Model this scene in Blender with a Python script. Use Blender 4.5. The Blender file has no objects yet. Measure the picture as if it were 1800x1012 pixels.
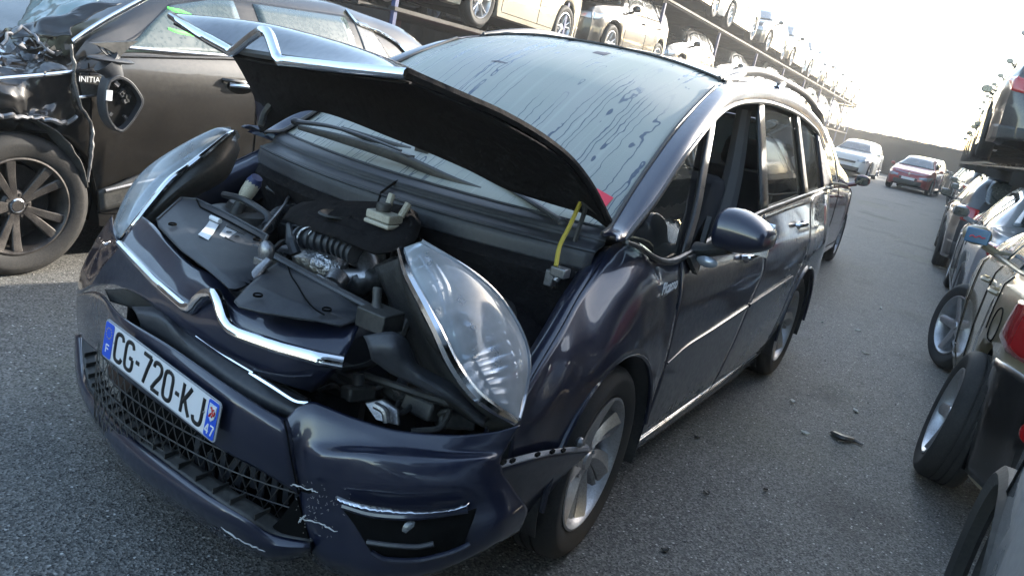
import bpy, bmesh, math, random
import numpy as np
from mathutils import Vector, Matrix
from mathutils.bvhtree import BVHTree
random.seed(7)
V = Vector
SC = bpy.context.scene
# ---------------------------------------------------------------- camera, sky, sun, exposure
CAM = V((2.2489, 1.7115, 1.4600))
FW = V((-0.846168, -0.468557, -0.253879)); RT = V((-0.519467, 0.831554, 0.196652)); UP = V((-0.118971, -0.298283, 0.947034))
FPX = 1418.5
cam = bpy.data.objects.new('camera', bpy.data.cameras.new('camera'))
SC.collection.objects.link(cam)
m3 = Matrix((RT, UP, -FW)).transposed()
cam.matrix_world = Matrix.Translation(CAM) @ m3.to_4x4()
cam.data.sensor_width = 36; cam.data.lens = FPX / 1800 * 36
cam.data.clip_start = .05; cam.data.clip_end = 2000
SC.camera = cam
SUN_AZ, SUN_EL = math.radians(24), math.radians(23)     # azimuth measured from -x towards +y
SD = V((-math.cos(SUN_AZ) * math.cos(SUN_EL), math.sin(SUN_AZ) * math.cos(SUN_EL), math.sin(SUN_EL)))
world = bpy.data.worlds.new('World'); SC.world = world; world.use_nodes = True
wn = world.node_tree
bg = wn.nodes['Background']; bg.inputs[1].default_value = .15
sky = wn.nodes.new('ShaderNodeTexSky'); sky.sky_type = 'NISHITA'; sky.sun_disc = False
sky.sun_elevation = SUN_EL; sky.sun_rotation = math.atan2(SD.x, SD.y)
sky.air_density = 1.0; sky.dust_density = 1.0; sky.ozone_density = 1.0
wb = wn.nodes.new('ShaderNodeMix'); wb.data_type = 'RGBA'; wb.blend_type = 'MULTIPLY'; wb.inputs[0].default_value = 1; wb.inputs[7].default_value = (1, .955, .86, 1)
wn.links.new(sky.outputs[0], wb.inputs[6]); wn.links.new(wb.outputs[2], bg.inputs[0])
sun = bpy.data.objects.new('sun', bpy.data.lights.new('sun', 'SUN')); SC.collection.objects.link(sun)
sun.data.energy = 3; sun.data.angle = math.radians(.6); sun.data.color = (1, .93, .82)
sun.rotation_euler = SD.to_track_quat('Z', 'Y').to_euler()
SC.view_settings.view_transform = 'Standard'; SC.view_settings.look = 'None'
SC.view_settings.exposure = 2.4; SC.view_settings.gamma = 1
SC.cycles.max_bounces = 8; SC.cycles.transparent_max_bounces = 16; SC.cycles.use_denoising = True
SC.cycles.volume_bounces = 0

# ---------------------------------------------------------------- helpers
def at(u, v, ax, val):
    """3D point seen at pixel (u, v) of the 1800 px photograph, at a known x / y / z."""
    d = FW + RT * ((u - 900) / FPX) - UP * ((v - 506) / FPX)
    i = 'xyz'.index(ax)
    return CAM + d * ((val - CAM[i]) / d[i])
def L3(pts): return [at(*q) if isinstance(q[2], str) else V(q) for q in pts]
def AX(pts): return [at(u, v, 'x', x) for u, v, x in pts]
def AY(pts): return [at(u, v, 'y', y) for u, v, y in pts]
def AZ(pts): return [at(u, v, 'z', z) for u, v, z in pts]
def cr(p0, p1, p2, p3, t):
    return .5 * ((2 * p1) + (p2 - p0) * t + (2 * p0 - 5 * p1 + 4 * p2 - p3) * t * t + (3 * p1 - p0 - 3 * p2 + p3) * t ** 3)
def spl(pts, n, smooth=True, chord=True):
    """resample a polyline of vectors to n points"""
    pts = [V(p) for p in pts]
    if len(pts) == 1: return [pts[0].copy() for _ in range(n)]
    if chord:
        d = [0]
        for a, b in zip(pts, pts[1:]): d.append(d[-1] + max((b - a).length, 1e-7))
    else: d = list(range(len(pts)))
    out = []; k = 0
    for i in range(n):
        s = d[-1] * i / (n - 1)
        while k < len(pts) - 2 and s > d[k + 1]: k += 1
        t = (s - d[k]) / (d[k + 1] - d[k])
        if smooth and len(pts) > 2:
            p1, p2 = pts[k], pts[k + 1]
            p0 = pts[k - 1] if k else p1 * 2 - p2
            p3 = pts[k + 2] if k + 2 < len(pts) else p2 * 2 - p1
            # limit overshoot of uneven spacing
            l = (p2 - p1).length
            a = p1 - p0; b = p3 - p2
            if a.length > 1e-9: p0 = p1 - a * min(1, l / a.length * 1.0)
            if b.length > 1e-9: p3 = p2 + b * min(1, l / b.length * 1.0)
            out.append(cr(p0, p1, p2, p3, t))
        else: out.append(pts[k].lerp(pts[k + 1], t))
    return out
def f1(tab, x):
    """smooth 1D table lookup"""
    if x <= tab[0][0]: return tab[0][1]
    for (a, b), (c, d) in zip(tab, tab[1:]):
        if x <= c:
            t = (x - a) / (c - a); return b + (d - b) * t
    return tab[-1][1]
def fs(tab, x, h=.05): return (f1(tab, x - h) + 2 * f1(tab, x) + f1(tab, x + h)) / 4

class MB:
    def __init__(s): s.v = []; s.f = []
    def add(s, vs, fs_):
        o = len(s.v); s.v += [tuple(v) for v in vs]; s.f += [tuple(i + o for i in f) for f in fs_]; return s
    def grid(s, P, closed=False):
        n, m = len(P), len(P[0]); vs = [p for r in P for p in r]; fs_ = []
        for i in range(n if closed else n - 1):
            for j in range(m - 1):
                a = i * m + j; b = ((i + 1) % n) * m + j
                fs_.append((a, a + 1, b + 1, b))
        return s.add(vs, fs_)
    def tube(s, path, r, seg=8, cap=True, flat=None, smooth=True, n=None):
        """tube along a path; r number or list; flat=(normal, factor) squashes it along normal"""
        path = [V(p) for p in path]
        if n: path = spl(path, n, smooth)
        k = len(path); rs = r if isinstance(r, (list, tuple)) else [r] * k
        if len(rs) != k: rs = [f1([(i / (len(rs) - 1), q) for i, q in enumerate(rs)], j / (k - 1)) for j in range(k)]
        rings = []; up = V((0, 0, 1)); pn = None
        for i in range(k):
            t = (path[min(i + 1, k - 1)] - path[max(i - 1, 0)])
            t = t.normalized() if t.length > 1e-9 else V((1, 0, 0))
            if pn is None:
                a = up if abs(t.z) < .9 else V((1, 0, 0)); pn = t.cross(a).normalized()
            pn = (pn - t * pn.dot(t)); pn = pn.normalized() if pn.length > 1e-6 else t.orthogonal().normalized()
            b = t.cross(pn)
            ring = []
            for j in range(seg):
                w = 2 * math.pi * j / seg; o = pn * math.cos(w) * rs[i] + b * math.sin(w) * rs[i]
                if flat: nn = V(flat[0]).normalized(); o = o - nn * o.dot(nn) * (1 - flat[1])
                ring.append(path[i] + o)
            rings.append(ring + [ring[0]])
        # weld
        vs = [p for r_ in rings for p in r_[:-1]]; fs_ = []
        for i in range(k - 1):
            for j in range(seg):
                a = i * seg + j; b = i * seg + (j + 1) % seg
                fs_.append((a, b, b + seg, a + seg))
        if cap: fs_.append(tuple(range(seg))[::-1]); fs_.append(tuple((k - 1) * seg + j for j in range(seg)))
        return s.add(vs, fs_)
    def box(s, c, d, M=None, taper=1):
        c = V(c); vs = []
        for z in (-1, 1):
            for y in (-1, 1):
                for x in (-1, 1):
                    k = taper if z > 0 else 1
                    o = V((x * d[0] / 2 * k, y * d[1] / 2 * k, z * d[2] / 2))
                    if M: o = M @ o
                    vs.append(c + o)
        return s.add(vs, [(0, 2, 3, 1), (4, 5, 7, 6), (0, 1, 5, 4), (2, 6, 7, 3), (0, 4, 6, 2), (1, 3, 7, 5)])
    def lathe(s, prof, c=(0, 0, 0), axis=(0, 1, 0), seg=32, closed=False):
        ax = V(axis).normalized(); a = ax.orthogonal().normalized(); b = ax.cross(a); c = V(c); P = []
        for (r, h) in prof:
            P.append([c + ax * h + (a * math.cos(2 * math.pi * j / seg) + b * math.sin(2 * math.pi * j / seg)) * r for j in range(seg)])
        n = len(P); vs = [p for r in P for p in r]; fs_ = []
        for i in range(n if closed else n - 1):
            for j in range(seg):
                a0 = i * seg + j; a1 = i * seg + (j + 1) % seg; b0 = ((i + 1) % n) * seg + j; b1 = ((i + 1) % n) * seg + (j + 1) % seg
                fs_.append((a0, a1, b1, b0))
        return s.add(vs, fs_)
    def slab(s, outline, n, th):
        """polygon outline extruded along n by th"""
        n = V(n).normalized() * th; k = len(outline); vs = [V(p) for p in outline] + [V(p) + n for p in outline]
        return s.add(vs, [tuple(range(k))[::-1], tuple(range(k, 2 * k))] + [(i, (i + 1) % k, k + (i + 1) % k, k + i) for i in range(k)])
    def blob(s, c, r, seg=12, rings=8, M=None):
        r = r if isinstance(r, (tuple, list)) else (r, r, r); P = []
        for i in range(rings + 1):
            th = math.pi * i / rings
            row = []
            for j in range(seg + 1):
                ph = 2 * math.pi * j / seg
                o = V((r[0] * math.sin(th) * math.cos(ph), r[1] * math.sin(th) * math.sin(ph), r[2] * math.cos(th)))
                if M: o = M @ o
                row.append(V(c) + o)
            P.append(row)
        return s.grid(P)
    def build(s, name, mat, parent=None, smooth=True, thick=0, bevel=0, sub=0, sharp=40):
        me = bpy.data.meshes.new(name); me.from_pydata(s.v, [], s.f); me.validate(); me.update()
        bm = bmesh.new(); bm.from_mesh(me); bmesh.ops.remove_doubles(bm, verts=bm.verts, dist=1e-5)
        bmesh.ops.recalc_face_normals(bm, faces=bm.faces); bm.to_mesh(me); bm.free()
        if smooth:
            me.shade_smooth()
            try: me.set_sharp_from_angle(angle=math.radians(sharp))
            except Exception: pass
        o = bpy.data.objects.new(name, me); SC.collection.objects.link(o)
        me.materials.append(mat)
        if parent is not None: o.parent = parent
        if thick:
            md = o.modifiers.new('t', 'SOLIDIFY'); md.thickness = abs(thick); md.offset = 0 if thick > 0 else -1
        if bevel:
            md = o.modifiers.new('b', 'BEVEL'); md.width = bevel; md.segments = 2; md.limit_method = 'ANGLE'
        if sub:
            md = o.modifiers.new('s', 'SUBSURF'); md.levels = md.render_levels = sub
        return o
def loftP(rows, nu, nv, su=True, sv=True):
    R_ = [spl(r, nu, su) for r in rows]
    C_ = [spl([r[i] for r in R_], nv, sv) for i in range(nu)]
    return C_          # [nu][nv]
def loft(name, rows, nu, nv, mat, parent=None, thick=.004, su=True, sv=True, **k):
    return MB().grid(loftP(rows, nu, nv, su, sv)).build(name, mat, parent, thick=thick, **k)
def empty(name, loc=(0, 0, 0), rz=0):
    o = bpy.data.objects.new(name, None); SC.collection.objects.link(o); o.location = loc; o.rotation_euler = (0, 0, rz)
    o.empty_display_size = .1
    return o
def tag(o, label, cat=None, group=None, kind=None):
    o['label'] = label
    if cat: o['category'] = cat
    if group: o['group'] = group
    if kind: o['kind'] = kind
    return o

# ---------------------------------------------------------------- materials
def mat(name, col, rough=.5, metal=0, coat=0, spec=.5, **k):
    m = bpy.data.materials.new(name); m.use_nodes = True; b = m.node_tree.nodes['Principled BSDF']
    b.inputs['Base Color'].default_value = (*col, 1); b.inputs['Roughness'].default_value = rough
    b.inputs['Metallic'].default_value = metal; b.inputs['Coat Weight'].default_value = coat
    b.inputs['Coat Roughness'].default_value = k.get('cr', .04); b.inputs['Specular IOR Level'].default_value = spec
    m['b'] = 1
    return m
def N(m, t, **k):
    n = m.node_tree.nodes.new(t)
    for a, b in k.items():
        if a.startswith('i_'): n.inputs[int(a[2:]) if a[2:].isdigit() else a[2:].replace('_', ' ')].default_value = b
        else: setattr(n, a, b)
    return n
def LK(m, a, b): m.node_tree.links.new(a, b)
def noise(m, scale, detail=3, obj=True, vec=None, **k):
    n = N(m, 'ShaderNodeTexNoise'); n.inputs['Scale'].default_value = scale; n.inputs['Detail'].default_value = detail
    if vec is None: vec = tc(m)
    LK(m, vec, n.inputs['Vector'])
    return n
def tc(m):
    for n in m.node_tree.nodes:
        if n.type == 'TEX_COORD': return n.outputs['Object']
    return N(m, 'ShaderNodeTexCoord').outputs['Object']
def ramp(m, src, stops):
    r = N(m, 'ShaderNodeValToRGB'); e = r.color_ramp.elements
    while len(e) < len(stops): e.new(.5)
    for q, (p, c) in zip(e, stops):
        q.position = p; q.color = (*c, 1) if isinstance(c, tuple) else (c, c, c, 1)
    LK(m, src, r.inputs[0]); return r.outputs[0]
def mixc(m, f, a, b):
    n = N(m, 'ShaderNodeMix', data_type='RGBA')
    if isinstance(f, (int, float)): n.inputs[0].default_value = f
    else: LK(m, f, n.inputs[0])
    for i, q in ((6, a), (7, b)):
        if isinstance(q, tuple): n.inputs[i].default_value = (*q, 1)
        else: LK(m, q, n.inputs[i])
    return n.outputs[2]
def bump(m, src, strength=.3, dist=.01):
    b = N(m, 'ShaderNodeBump'); b.inputs['Strength'].default_value = strength; b.inputs['Distance'].default_value = dist
    LK(m, src, b.inputs['Height']); LK(m, b.outputs[0], m.node_tree.nodes['Principled BSDF'].inputs['Normal']); return b
def dusty(m, col, dust=(.25, .22, .18), amt=.35, scale=3, r0=.2, r1=.6):
    """paint or plastic with uneven dust: colour and gloss broken up by noise"""
    b = m.node_tree.nodes['Principled BSDF']
    n = noise(m, scale, 6); n2 = noise(m, scale * 14, 4)
    mx = N(m, 'ShaderNodeMath', operation='MULTIPLY'); LK(m, n.outputs[0], mx.inputs[0]); LK(m, n2.outputs[0], mx.inputs[1])
    f = ramp(m, mx.outputs[0], [(.12, 0.0), (.5, amt)])
    LK(m, mixc(m, f, col, dust), b.inputs['Base Color'])
    LK(m, ramp(m, mx.outputs[0], [(.1, r0), (.45, r1)]), b.inputs['Roughness'])
    return m
def paint(name, col, dust=.12, metal=.35, flake=True, r0=.28, r1=.5):
    m = mat(name, col, .35, metal, 1, .5); dusty(m, col, amt=dust, r0=r0, r1=r1)
    b = m.node_tree.nodes['Principled BSDF']; b.inputs['Coat Roughness'].default_value = .05
    n = noise(m, 5, 5)
    LK(m, ramp(m, n.outputs[0], [(.35, .03), (.75, .09)]), b.inputs['Coat Roughness'])
    return m
M = {}
M['navy'] = paint('navy_paint', (.007, .0105, .030), .04, metal=.2)
M['black_paint'] = paint('black_paint', (.008, .008, .009), .10)
M['brown_black'] = paint('dusty_black_paint', (.009, .0075, .006), .035, r0=.33, r1=.42)
M['plastic'] = dusty(mat('black_plastic', (.012, .012, .013), .5), (.018, .019, .020), (.13, .125, .11), .5, 6, .35, .7)
M['satin'] = dusty(mat('satin_black', (.018, .02, .025), .5), (.026, .029, .036), (.12, .12, .12), .4, 5, .42, .6)
M['trim'] = dusty(mat('window_trim', (.02, .02, .02), .35), (.02, .02, .021), (.12, .11, .10), .4, 8, .25, .55)
M['rubber'] = dusty(mat('tyre_rubber', (.015, .015, .015), .8, spec=.3), (.018, .018, .018), (.10, .09, .08), .5, 9, .65, .9)
M['alloy'] = dusty(mat('wheel_alloy', (.35, .35, .36), .35, .85), (.52, .52, .53), (.20, .18, .16), .6, 10, .28, .55)
M['dark_alloy'] = dusty(mat('grey_wheel_alloy', (.12, .12, .12), .4, .6), (.045, .04, .038), (.22, .2, .18), .5, 14, .3, .6)
M['chrome'] = mat('chrome', (.75, .76, .78), .12, 1)
n_ = noise(M['chrome'], 30, 4); LK(M['chrome'], ramp(M['chrome'], n_.outputs[0], [(.3, .06), (.8, .25)]), M['chrome'].node_tree.nodes['Principled BSDF'].inputs['Roughness'])
M['steel'] = dusty(mat('bare_metal', (.3, .3, .3), .4, .9), (.33, .33, .34), (.1, .09, .08), .8, 12, .3, .6)
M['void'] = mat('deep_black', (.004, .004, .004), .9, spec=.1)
M['foil'] = mat('heat_foil', (.62, .62, .62), .32, 1)
bump(M['foil'], noise(M['foil'], 45, 5).outputs[0], .9, .02)
M['felt'] = mat('felt_black', (.016, .015, .016), .95, spec=.1)
bump(M['felt'], noise(M['felt'], 25, 6).outputs[0], .6, .02)
M['white_plastic'] = dusty(mat('milky_plastic', (.45, .43, .36), .45), (.5, .48, .40), (.2, .17, .12), .8, 14, .4, .6)
M['red'] = mat('red_lens', (.35, .008, .01), .15, 0, 1)
M['white'] = mat('white_enamel', (.75, .76, .78), .3, 0, .5)
M['ink'] = mat('black_ink', (.006, .006, .007), .5)
M['blue'] = mat('blue_enamel', (.015, .09, .62), .3, 0, .5)
M['yellow'] = mat('yellow_coating', (.5, .40, .06), .45)
M['orange'] = mat('orange_plastic', (.5, .08, .03), .5)
M['seat'] = mat('seat_cloth', (.05, .05, .055), .9, spec=.2)
M['beige'] = mat('grey_cloth', (.16, .16, .16), .9, spec=.2)
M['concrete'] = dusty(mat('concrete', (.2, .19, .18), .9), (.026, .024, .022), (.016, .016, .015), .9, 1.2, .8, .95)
M['rack'] = dusty(mat('rack_steel', (.06, .06, .07), .6, .3), (.010, .010, .011), (.03, .018, .01), .8, 4, .5, .8)
M['rack_blue'] = mat('rack_blue', (.02, .035, .12), .55)
def glass(name, tint=(.5, .55, .55), haze=0.0, hazecol=(.3, .32, .3), rough=.02):
    m = bpy.data.materials.new(name); m.use_nodes = True; nt = m.node_tree; nt.nodes.remove(nt.nodes['Principled BSDF'])
    out = nt.nodes['Material Output']
    tr = N(m, 'ShaderNodeBsdfTransparent'); tr.inputs[0].default_value = (*tint, 1)
    gl = N(m, 'ShaderNodeBsdfGlossy'); gl.inputs['Roughness'].default_value = rough; gl.inputs[0].default_value = (1, 1, 1, 1)
    df = N(m, 'ShaderNodeBsdfDiffuse'); df.inputs[0].default_value = (*hazecol, 1)
    fr = N(m, 'ShaderNodeFresnel'); fr.inputs[0].default_value = 1.5
    a = N(m, 'ShaderNodeMixShader'); hz = ramp(m, noise(m, 8, 5).outputs[0], [(.25, haze * .5), (.75, haze * 1.4)])
    LK(m, hz, a.inputs[0]); LK(m, tr.outputs[0], a.inputs[1]); LK(m, df.outputs[0], a.inputs[2])
    b = N(m, 'ShaderNodeMixShader'); LK(m, fr.outputs[0], b.inputs[0]); LK(m, a.outputs[0], b.inputs[1]); LK(m, gl.outputs[0], b.inputs[2])
    LK(m, b.outputs[0], out.inputs[0])
    return m
M['glass'] = glass('clear_glass', (.75, .85, .8), .04)
M['tint'] = glass('tinted_glass', (.22, .26, .25), .05)
M['lens'] = glass('headlamp_lens', (.85, .9, .95), .62, (.42, .46, .49), .10)
def bgglass(name, col, rough=.08, amt=.3):
    m = mat(name, col, rough, 0, 1, .6); dusty(m, col, (.25, .25, .22), amt, 3, rough, rough + .3); return m
M['bgglass'] = bgglass('car_glass', (.02, .025, .025))
M['dustglass'] = bgglass('dusty_green_glass', (.028, .048, .042), .15, .14)
M['dustglass2'] = bgglass('dusty_grey_glass', (.04, .038, .032), .2, .25)
M['lampglass'] = mat('lamp_glass', (.35, .38, .42), .12, .4, 1)
# windscreen: condensation with water runs
m = M['wet'] = mat('misted_glass', (.3, .34, .32), .45, 0, .12, .35)
b_ = m.node_tree.nodes['Principled BSDF']
mp = N(m, 'ShaderNodeMapping'); LK(m, tc(m), mp.inputs[0]); mp.inputs['Scale'].default_value = (.75, 30, .75)
wob = noise(m, 11, 2); wv = N(m, 'ShaderNodeVectorMath', operation='SCALE'); wv.inputs['Scale'].default_value = .6; LK(m, wob.outputs['Color'], wv.inputs[0])
wa = N(m, 'ShaderNodeVectorMath', operation='ADD'); LK(m, mp.outputs[0], wa.inputs[0]); LK(m, wv.outputs[0], wa.inputs[1])
st = noise(m, 1.0, .3, vec=wa.outputs[0])
msk = noise(m, 1.7, 3); th = N(m, 'ShaderNodeMath', operation='MULTIPLY'); LK(m, ramp(m, st.outputs[0], [(.415, 0.0), (.425, 1.0), (.450, 1.0), (.46, 0.0)]), th.inputs[0]); LK(m, ramp(m, msk.outputs[0], [(.38, .15), (.50, 1.0)]), th.inputs[1]); runs = th.outputs[0]
mp2 = N(m, 'ShaderNodeMapping'); LK(m, tc(m), mp2.inputs[0]); mp2.inputs['Scale'].default_value = (1.6, 60, 1.6); mp2.inputs['Location'].default_value = (3, 7, 2)
st2 = noise(m, 1.0, 2, vec=mp2.outputs[0]); runs2 = ramp(m, st2.outputs[0], [(.60, 0.0), (.70, .35)])
fine = noise(m, 260, 2); blot = noise(m, 2.2, 4)
mist = mixc(m, ramp(m, blot.outputs[0], [(.35, 0.0), (.7, 1.0)]), (.26, .285, .245), (.33, .325, .30))
mist = mixc(m, ramp(m, fine.outputs[0], [(.3, 0.0), (.7, .35)]), mist, (.31, .33, .30))
mist = mixc(m, runs2, mist, (.42, .43, .39))
LK(m, mixc(m, runs, mist, (.07, .09, .12)), b_.inputs['Base Color'])
LK(m, ramp(m, runs, [(.2, .5), (.8, .08)]), b_.inputs['Roughness'])
b_.inputs['Coat Roughness'].default_value = .25
bb = bump(m, fine.outputs[0], .35, .002)
# asphalt
m = M['asphalt'] = mat('asphalt', (.05, .05, .05), .8)
b_ = m.node_tree.nodes['Principled BSDF']
big = noise(m, .35, 5); mid = noise(m, 6, 5)
vo = N(m, 'ShaderNodeTexVoronoi'); vo.inputs['Scale'].default_value = 150; LK(m, tc(m), vo.inputs['Vector'])
vo2 = N(m, 'ShaderNodeTexVoronoi'); vo2.inputs['Scale'].default_value = 75; LK(m, tc(m), vo2.inputs['Vector'])
sep = N(m, 'ShaderNodeSeparateColor'); LK(m, vo.outputs['Color'], sep.inputs[0])
sep2 = N(m, 'ShaderNodeSeparateColor'); LK(m, vo2.outputs['Color'], sep2.inputs[0])
base = mixc(m, ramp(m, big.outputs[0], [(.35, 0.0), (.7, 1.0)]), (.085, .083, .078), (.135, .130, .112))
base = mixc(m, ramp(m, mid.outputs[0], [(.3, 0.0), (.75, .5)]), base, (.045, .045, .045))
gr = mixc(m, ramp(m, sep.outputs[0], [(.0, .0), (.35, .0), (.8, .5), (1., .8)]), base, (.27, .26, .24))
stn = noise(m, .9, 6); gr = mixc(m, ramp(m, stn.outputs[0], [(.30, .75), (.42, .0)]), gr, (.035, .034, .033))
mos = noise(m, .55, 5); gr = mixc(m, ramp(m, mos.outputs[0], [(.58, .0), (.75, .5)]), gr, (.10, .105, .05))
dk = ramp(m, sep.outputs[2], [(.80, .0), (.86, .75)]); gr = mixc(m, dk, gr, (.018, .018, .018))
wh = ramp(m, sep2.outputs[1], [(.945, 0.0), (.96, 1.0)])
dd = ramp(m, vo2.outputs['Distance'], [(.25, 1.0), (.4, 0.0)])
wm = N(m, 'ShaderNodeMath', operation='MULTIPLY'); LK(m, wh, wm.inputs[0]); LK(m, dd, wm.inputs[1])
LK(m, mixc(m, wm.outputs[0], gr, (.5, .49, .46)), b_.inputs['Base Color'])
LK(m, ramp(m, sep.outputs[1], [(.0, .6), (1., .9)]), b_.inputs['Roughness'])
bump(m, vo.outputs['Distance'], .8, .003)
# ---------------------------------------------------------------- wheels
def tyre_mb(R=.325, rr=.225, w=.205):
    h = w / 2; b = MB()
    p = [(rr - .01, -h * .75), (rr + .01, -h * .9), ((R + rr) / 2, -h), (R - .02, -h * .92), (R - .004, -h * .72)]
    p += [(R, -h * .4), (R, -h * .38), (R - .007, -h * .37), (R - .007, -h * .30), (R, -h * .29), (R, -.006), (R - .007, -.005), (R - .007, .005), (R, .006), (R, h * .29), (R - .007, h * .30), (R - .007, h * .37), (R, h * .38), (R, h * .40)]
    p += [(R - .004, h * .72), (R - .02, h * .92), ((R + rr) / 2 + .015, h), ((R + rr) / 2 + .012, h * 1.01), ((R + rr) / 2, h), (rr + .012, h * .92), (rr - .002, h * .80)]
    b.lathe(p, seg=48)
    return b
def rim_mb(rr=.225, w=.205, design='five'):
    h = w / 2; b = MB()
    b.lathe([(rr - .004, h * .80), (rr, h * .90), (rr - .008, h * .92), (rr - .018, h * .80), (rr - .03, h * .2), (rr - .035, -h * .8), (rr - .004, -h * .8)], seg=48)
    hub = h * .55
    b.lathe([(.0, hub + .012), (.028, hub + .012), (.033, hub + .004), (.06, hub), (.075, hub - .012), (.078, hub - .05)], seg=24)
    def spoke(a0, a1, w0, w1, z0, z1, th=.03, k=6, crown=.006):
        P = []
        for i in range(k + 1):
            t = i / k; r = .05 + (rr - .055 - .012) * t + .0; r = .045 + (rr - .06) * t
            a = a0 + (a1 - a0) * t; ww = w0 + (w1 - w0) * t; z = z0 + (z1 - z0) * (t ** 1.5)
            c = V((math.cos(a) * r, 0, math.sin(a) * r)); tg = V((-math.sin(a), 0, math.cos(a)))
            row = [c - tg * ww + V((0, z - th, 0)), c - tg * ww + V((0, z - .004, 0)), c - tg * ww * .8 + V((0, z, 0)), c + V((0, z + crown, 0)), c + tg * ww * .8 + V((0, z, 0)), c + tg * ww + V((0, z - .004, 0)), c + tg * ww + V((0, z - th, 0))]
            P.append(row)
        b.grid(P)
    if design == 'five':
        for i in range(5): spoke(i * 1.2566 + .3, i * 1.2566 + .3, .034, .028, hub, h * .78)
    elif design == 'double':
        for i in range(5):
            a = i * 1.2566 + .3
            spoke(a - .08, a - .22, .013, .012, hub, h * .80); spoke(a + .08, a + .22, .013, .012, hub, h * .80)
    elif design == 'twist':
        for i in range(7):
            a = i * 2 * math.pi / 7 + .2
            spoke(a, a + .34, .016, .050, hub - .005, h * .74, crown=.012)
            spoke(a + .40, a + .62, .010, .012, hub - .01, h * .60)
    elif design == 'ten':
        for i in range(5):
            a = i * 1.2566 + .3
            spoke(a - .15, a - .20, .016, .024, hub + .004, h * .84, crown=.001); spoke(a + .15, a + .20, .016, .024, hub + .004, h * .84, crown=.001)
    elif design == 'multi':
        for i in range(10): spoke(i * .6283, i * .6283, .012, .013, hub, h * .78)
    for i in range(5):
        a = i * 1.2566 + .3 + .63; c = V((math.cos(a) * .055, hub - .006, math.sin(a) * .055))
        b.lathe([(.0, .012), (.007, .012), (.008, 0)], c=c, seg=8)
    b.lathe([(0, -.02), (rr - .05, -.02), (rr - .05, -.03)], seg=24)   # backing plate behind the spokes
    return b
def disc_mb(rr=.225):
    return MB().lathe([(.04, 0), (rr - .06, 0), (rr - .06, -.02), (.04, -.02)], seg=32)
def wheel(parent, c, R=.325, rr=.225, w=.205, design='five', side=1, steer=0, camber=0, rimmat=None, spin=0, label=None, pinv=None):
    t = tyre_mb(R, rr, w).build('wheel', M['rubber'], parent)
    Mx = Matrix.Rotation((0 if side > 0 else math.pi) + steer, 4, 'Z') @ Matrix.Rotation(camber, 4, 'X') @ Matrix.Rotation(spin, 4, 'Y')
    t.matrix_local = Matrix.Translation(V(c)) @ Mx
    r = rim_mb(rr, w, design).build('rim', rimmat or M['alloy'], t, sharp=30)
    return t

# ================================================================ HERO CAR
hero = empty('minivan', (0, 0, 0))
tag(hero, 'dark blue crash-damaged minivan with buckled open bonnet and misted windscreen in the foreground', 'car')
# --- side surface
WT = [(-3.68, .74), (-3.5, .84), (-3.2, .875), (-2.7, .895), (-1.5, .905), (-.4, .90), (0, .895), (.3, .885), (.5, .862), (.7, .79)]
ZT = [(.18, -.07), (.26, -.035), (.36, -.012), (.5, 0), (.62, .0), (.72, -.004), (.80, -.002), (.88, -.012), (.95, -.032), (1.02, -.055), (1.10, -.072), (1.57, -.25), (1.62, -.28)]
def ys(x, z): return fs(WT, x, .12) + fs(ZT, z, .02)
def side(name, lo_hi_edges, nu, nv, mtl, off=0, thick=.006, mirror=False, cols=None, **k):
    """panel on the body side; columns given as lists of (x, z) from bottom to top"""
    rows = [spl([V((x, 0, z)) for x, z in c], nv, True) for c in lo_hi_edges]
    P = []
    for j in range(nv): P.append(spl([r[j] for r in rows], nu, True))
    s = -1 if mirror else 1
    G = [[V((p.x, s * (ys(p.x, p.z) + off), p.z)) for p in r] for r in P]
    return MB().grid(G).build(name, mtl, hero, thick=thick, **k)
ARC = lambda cx, a, r=.365, cz=.34: (cx + r * math.cos(math.radians(a)), cz + r * math.sin(math.radians(a)))
BELT = [(.06, 1.05), (-.05, 1.025), (-.18, .975), (-.30, .955), (-.42, .965), (-.9, 1.02), (-1.5, 1.08), (-2.3, 1.12), (-3.0, 1.15), (-3.5, 1.16)]
BELT = BELT[::-1]
def belt(x): return fs(BELT, x, .05)
fender_cols = [
 [(.56, .855, .66), (.57, .87, .55), (.56, .872, .45), (.53, .872, .36)],
 [(.42, .835, .755), (.44, .878, .62), (.42, .887, .5), (.39, .89, .38)],
 [(.30, .815, .825), (.32, .868, .74), (.315, .895, .62), (.27, .905, .575)],
 [(.18, .79, .89), (.19, .86, .80), (.175, .90, .73), (.14, .912, .675)],
 [(.05, .77, .955), (.05, .85, .88), (.03, .895, .78), (0, .912, .706)],
 [(-.05, .755, 1.01), (-.08, .85, .94), (-.11, .895, .80), (-.14, .912, .675)],
 [(-.12, .80, 1.03), (-.17, .865, .93), (-.21, .90, .75), (-.27, .910, .575)],
 [(-.24, .835, .982), (-.29, .882, .85), (-.33, .905, .64), (-.35, .91, .43)],
 [(-.30, .85, .965), (-.35, .888, .85), (-.37, .905, .62), (-.362, .90, .30)],
 [(-.40, .862, .972), (-.405, .89, .85), (-.405, .905, .62), (-.40, .885, .24)]]
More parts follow.
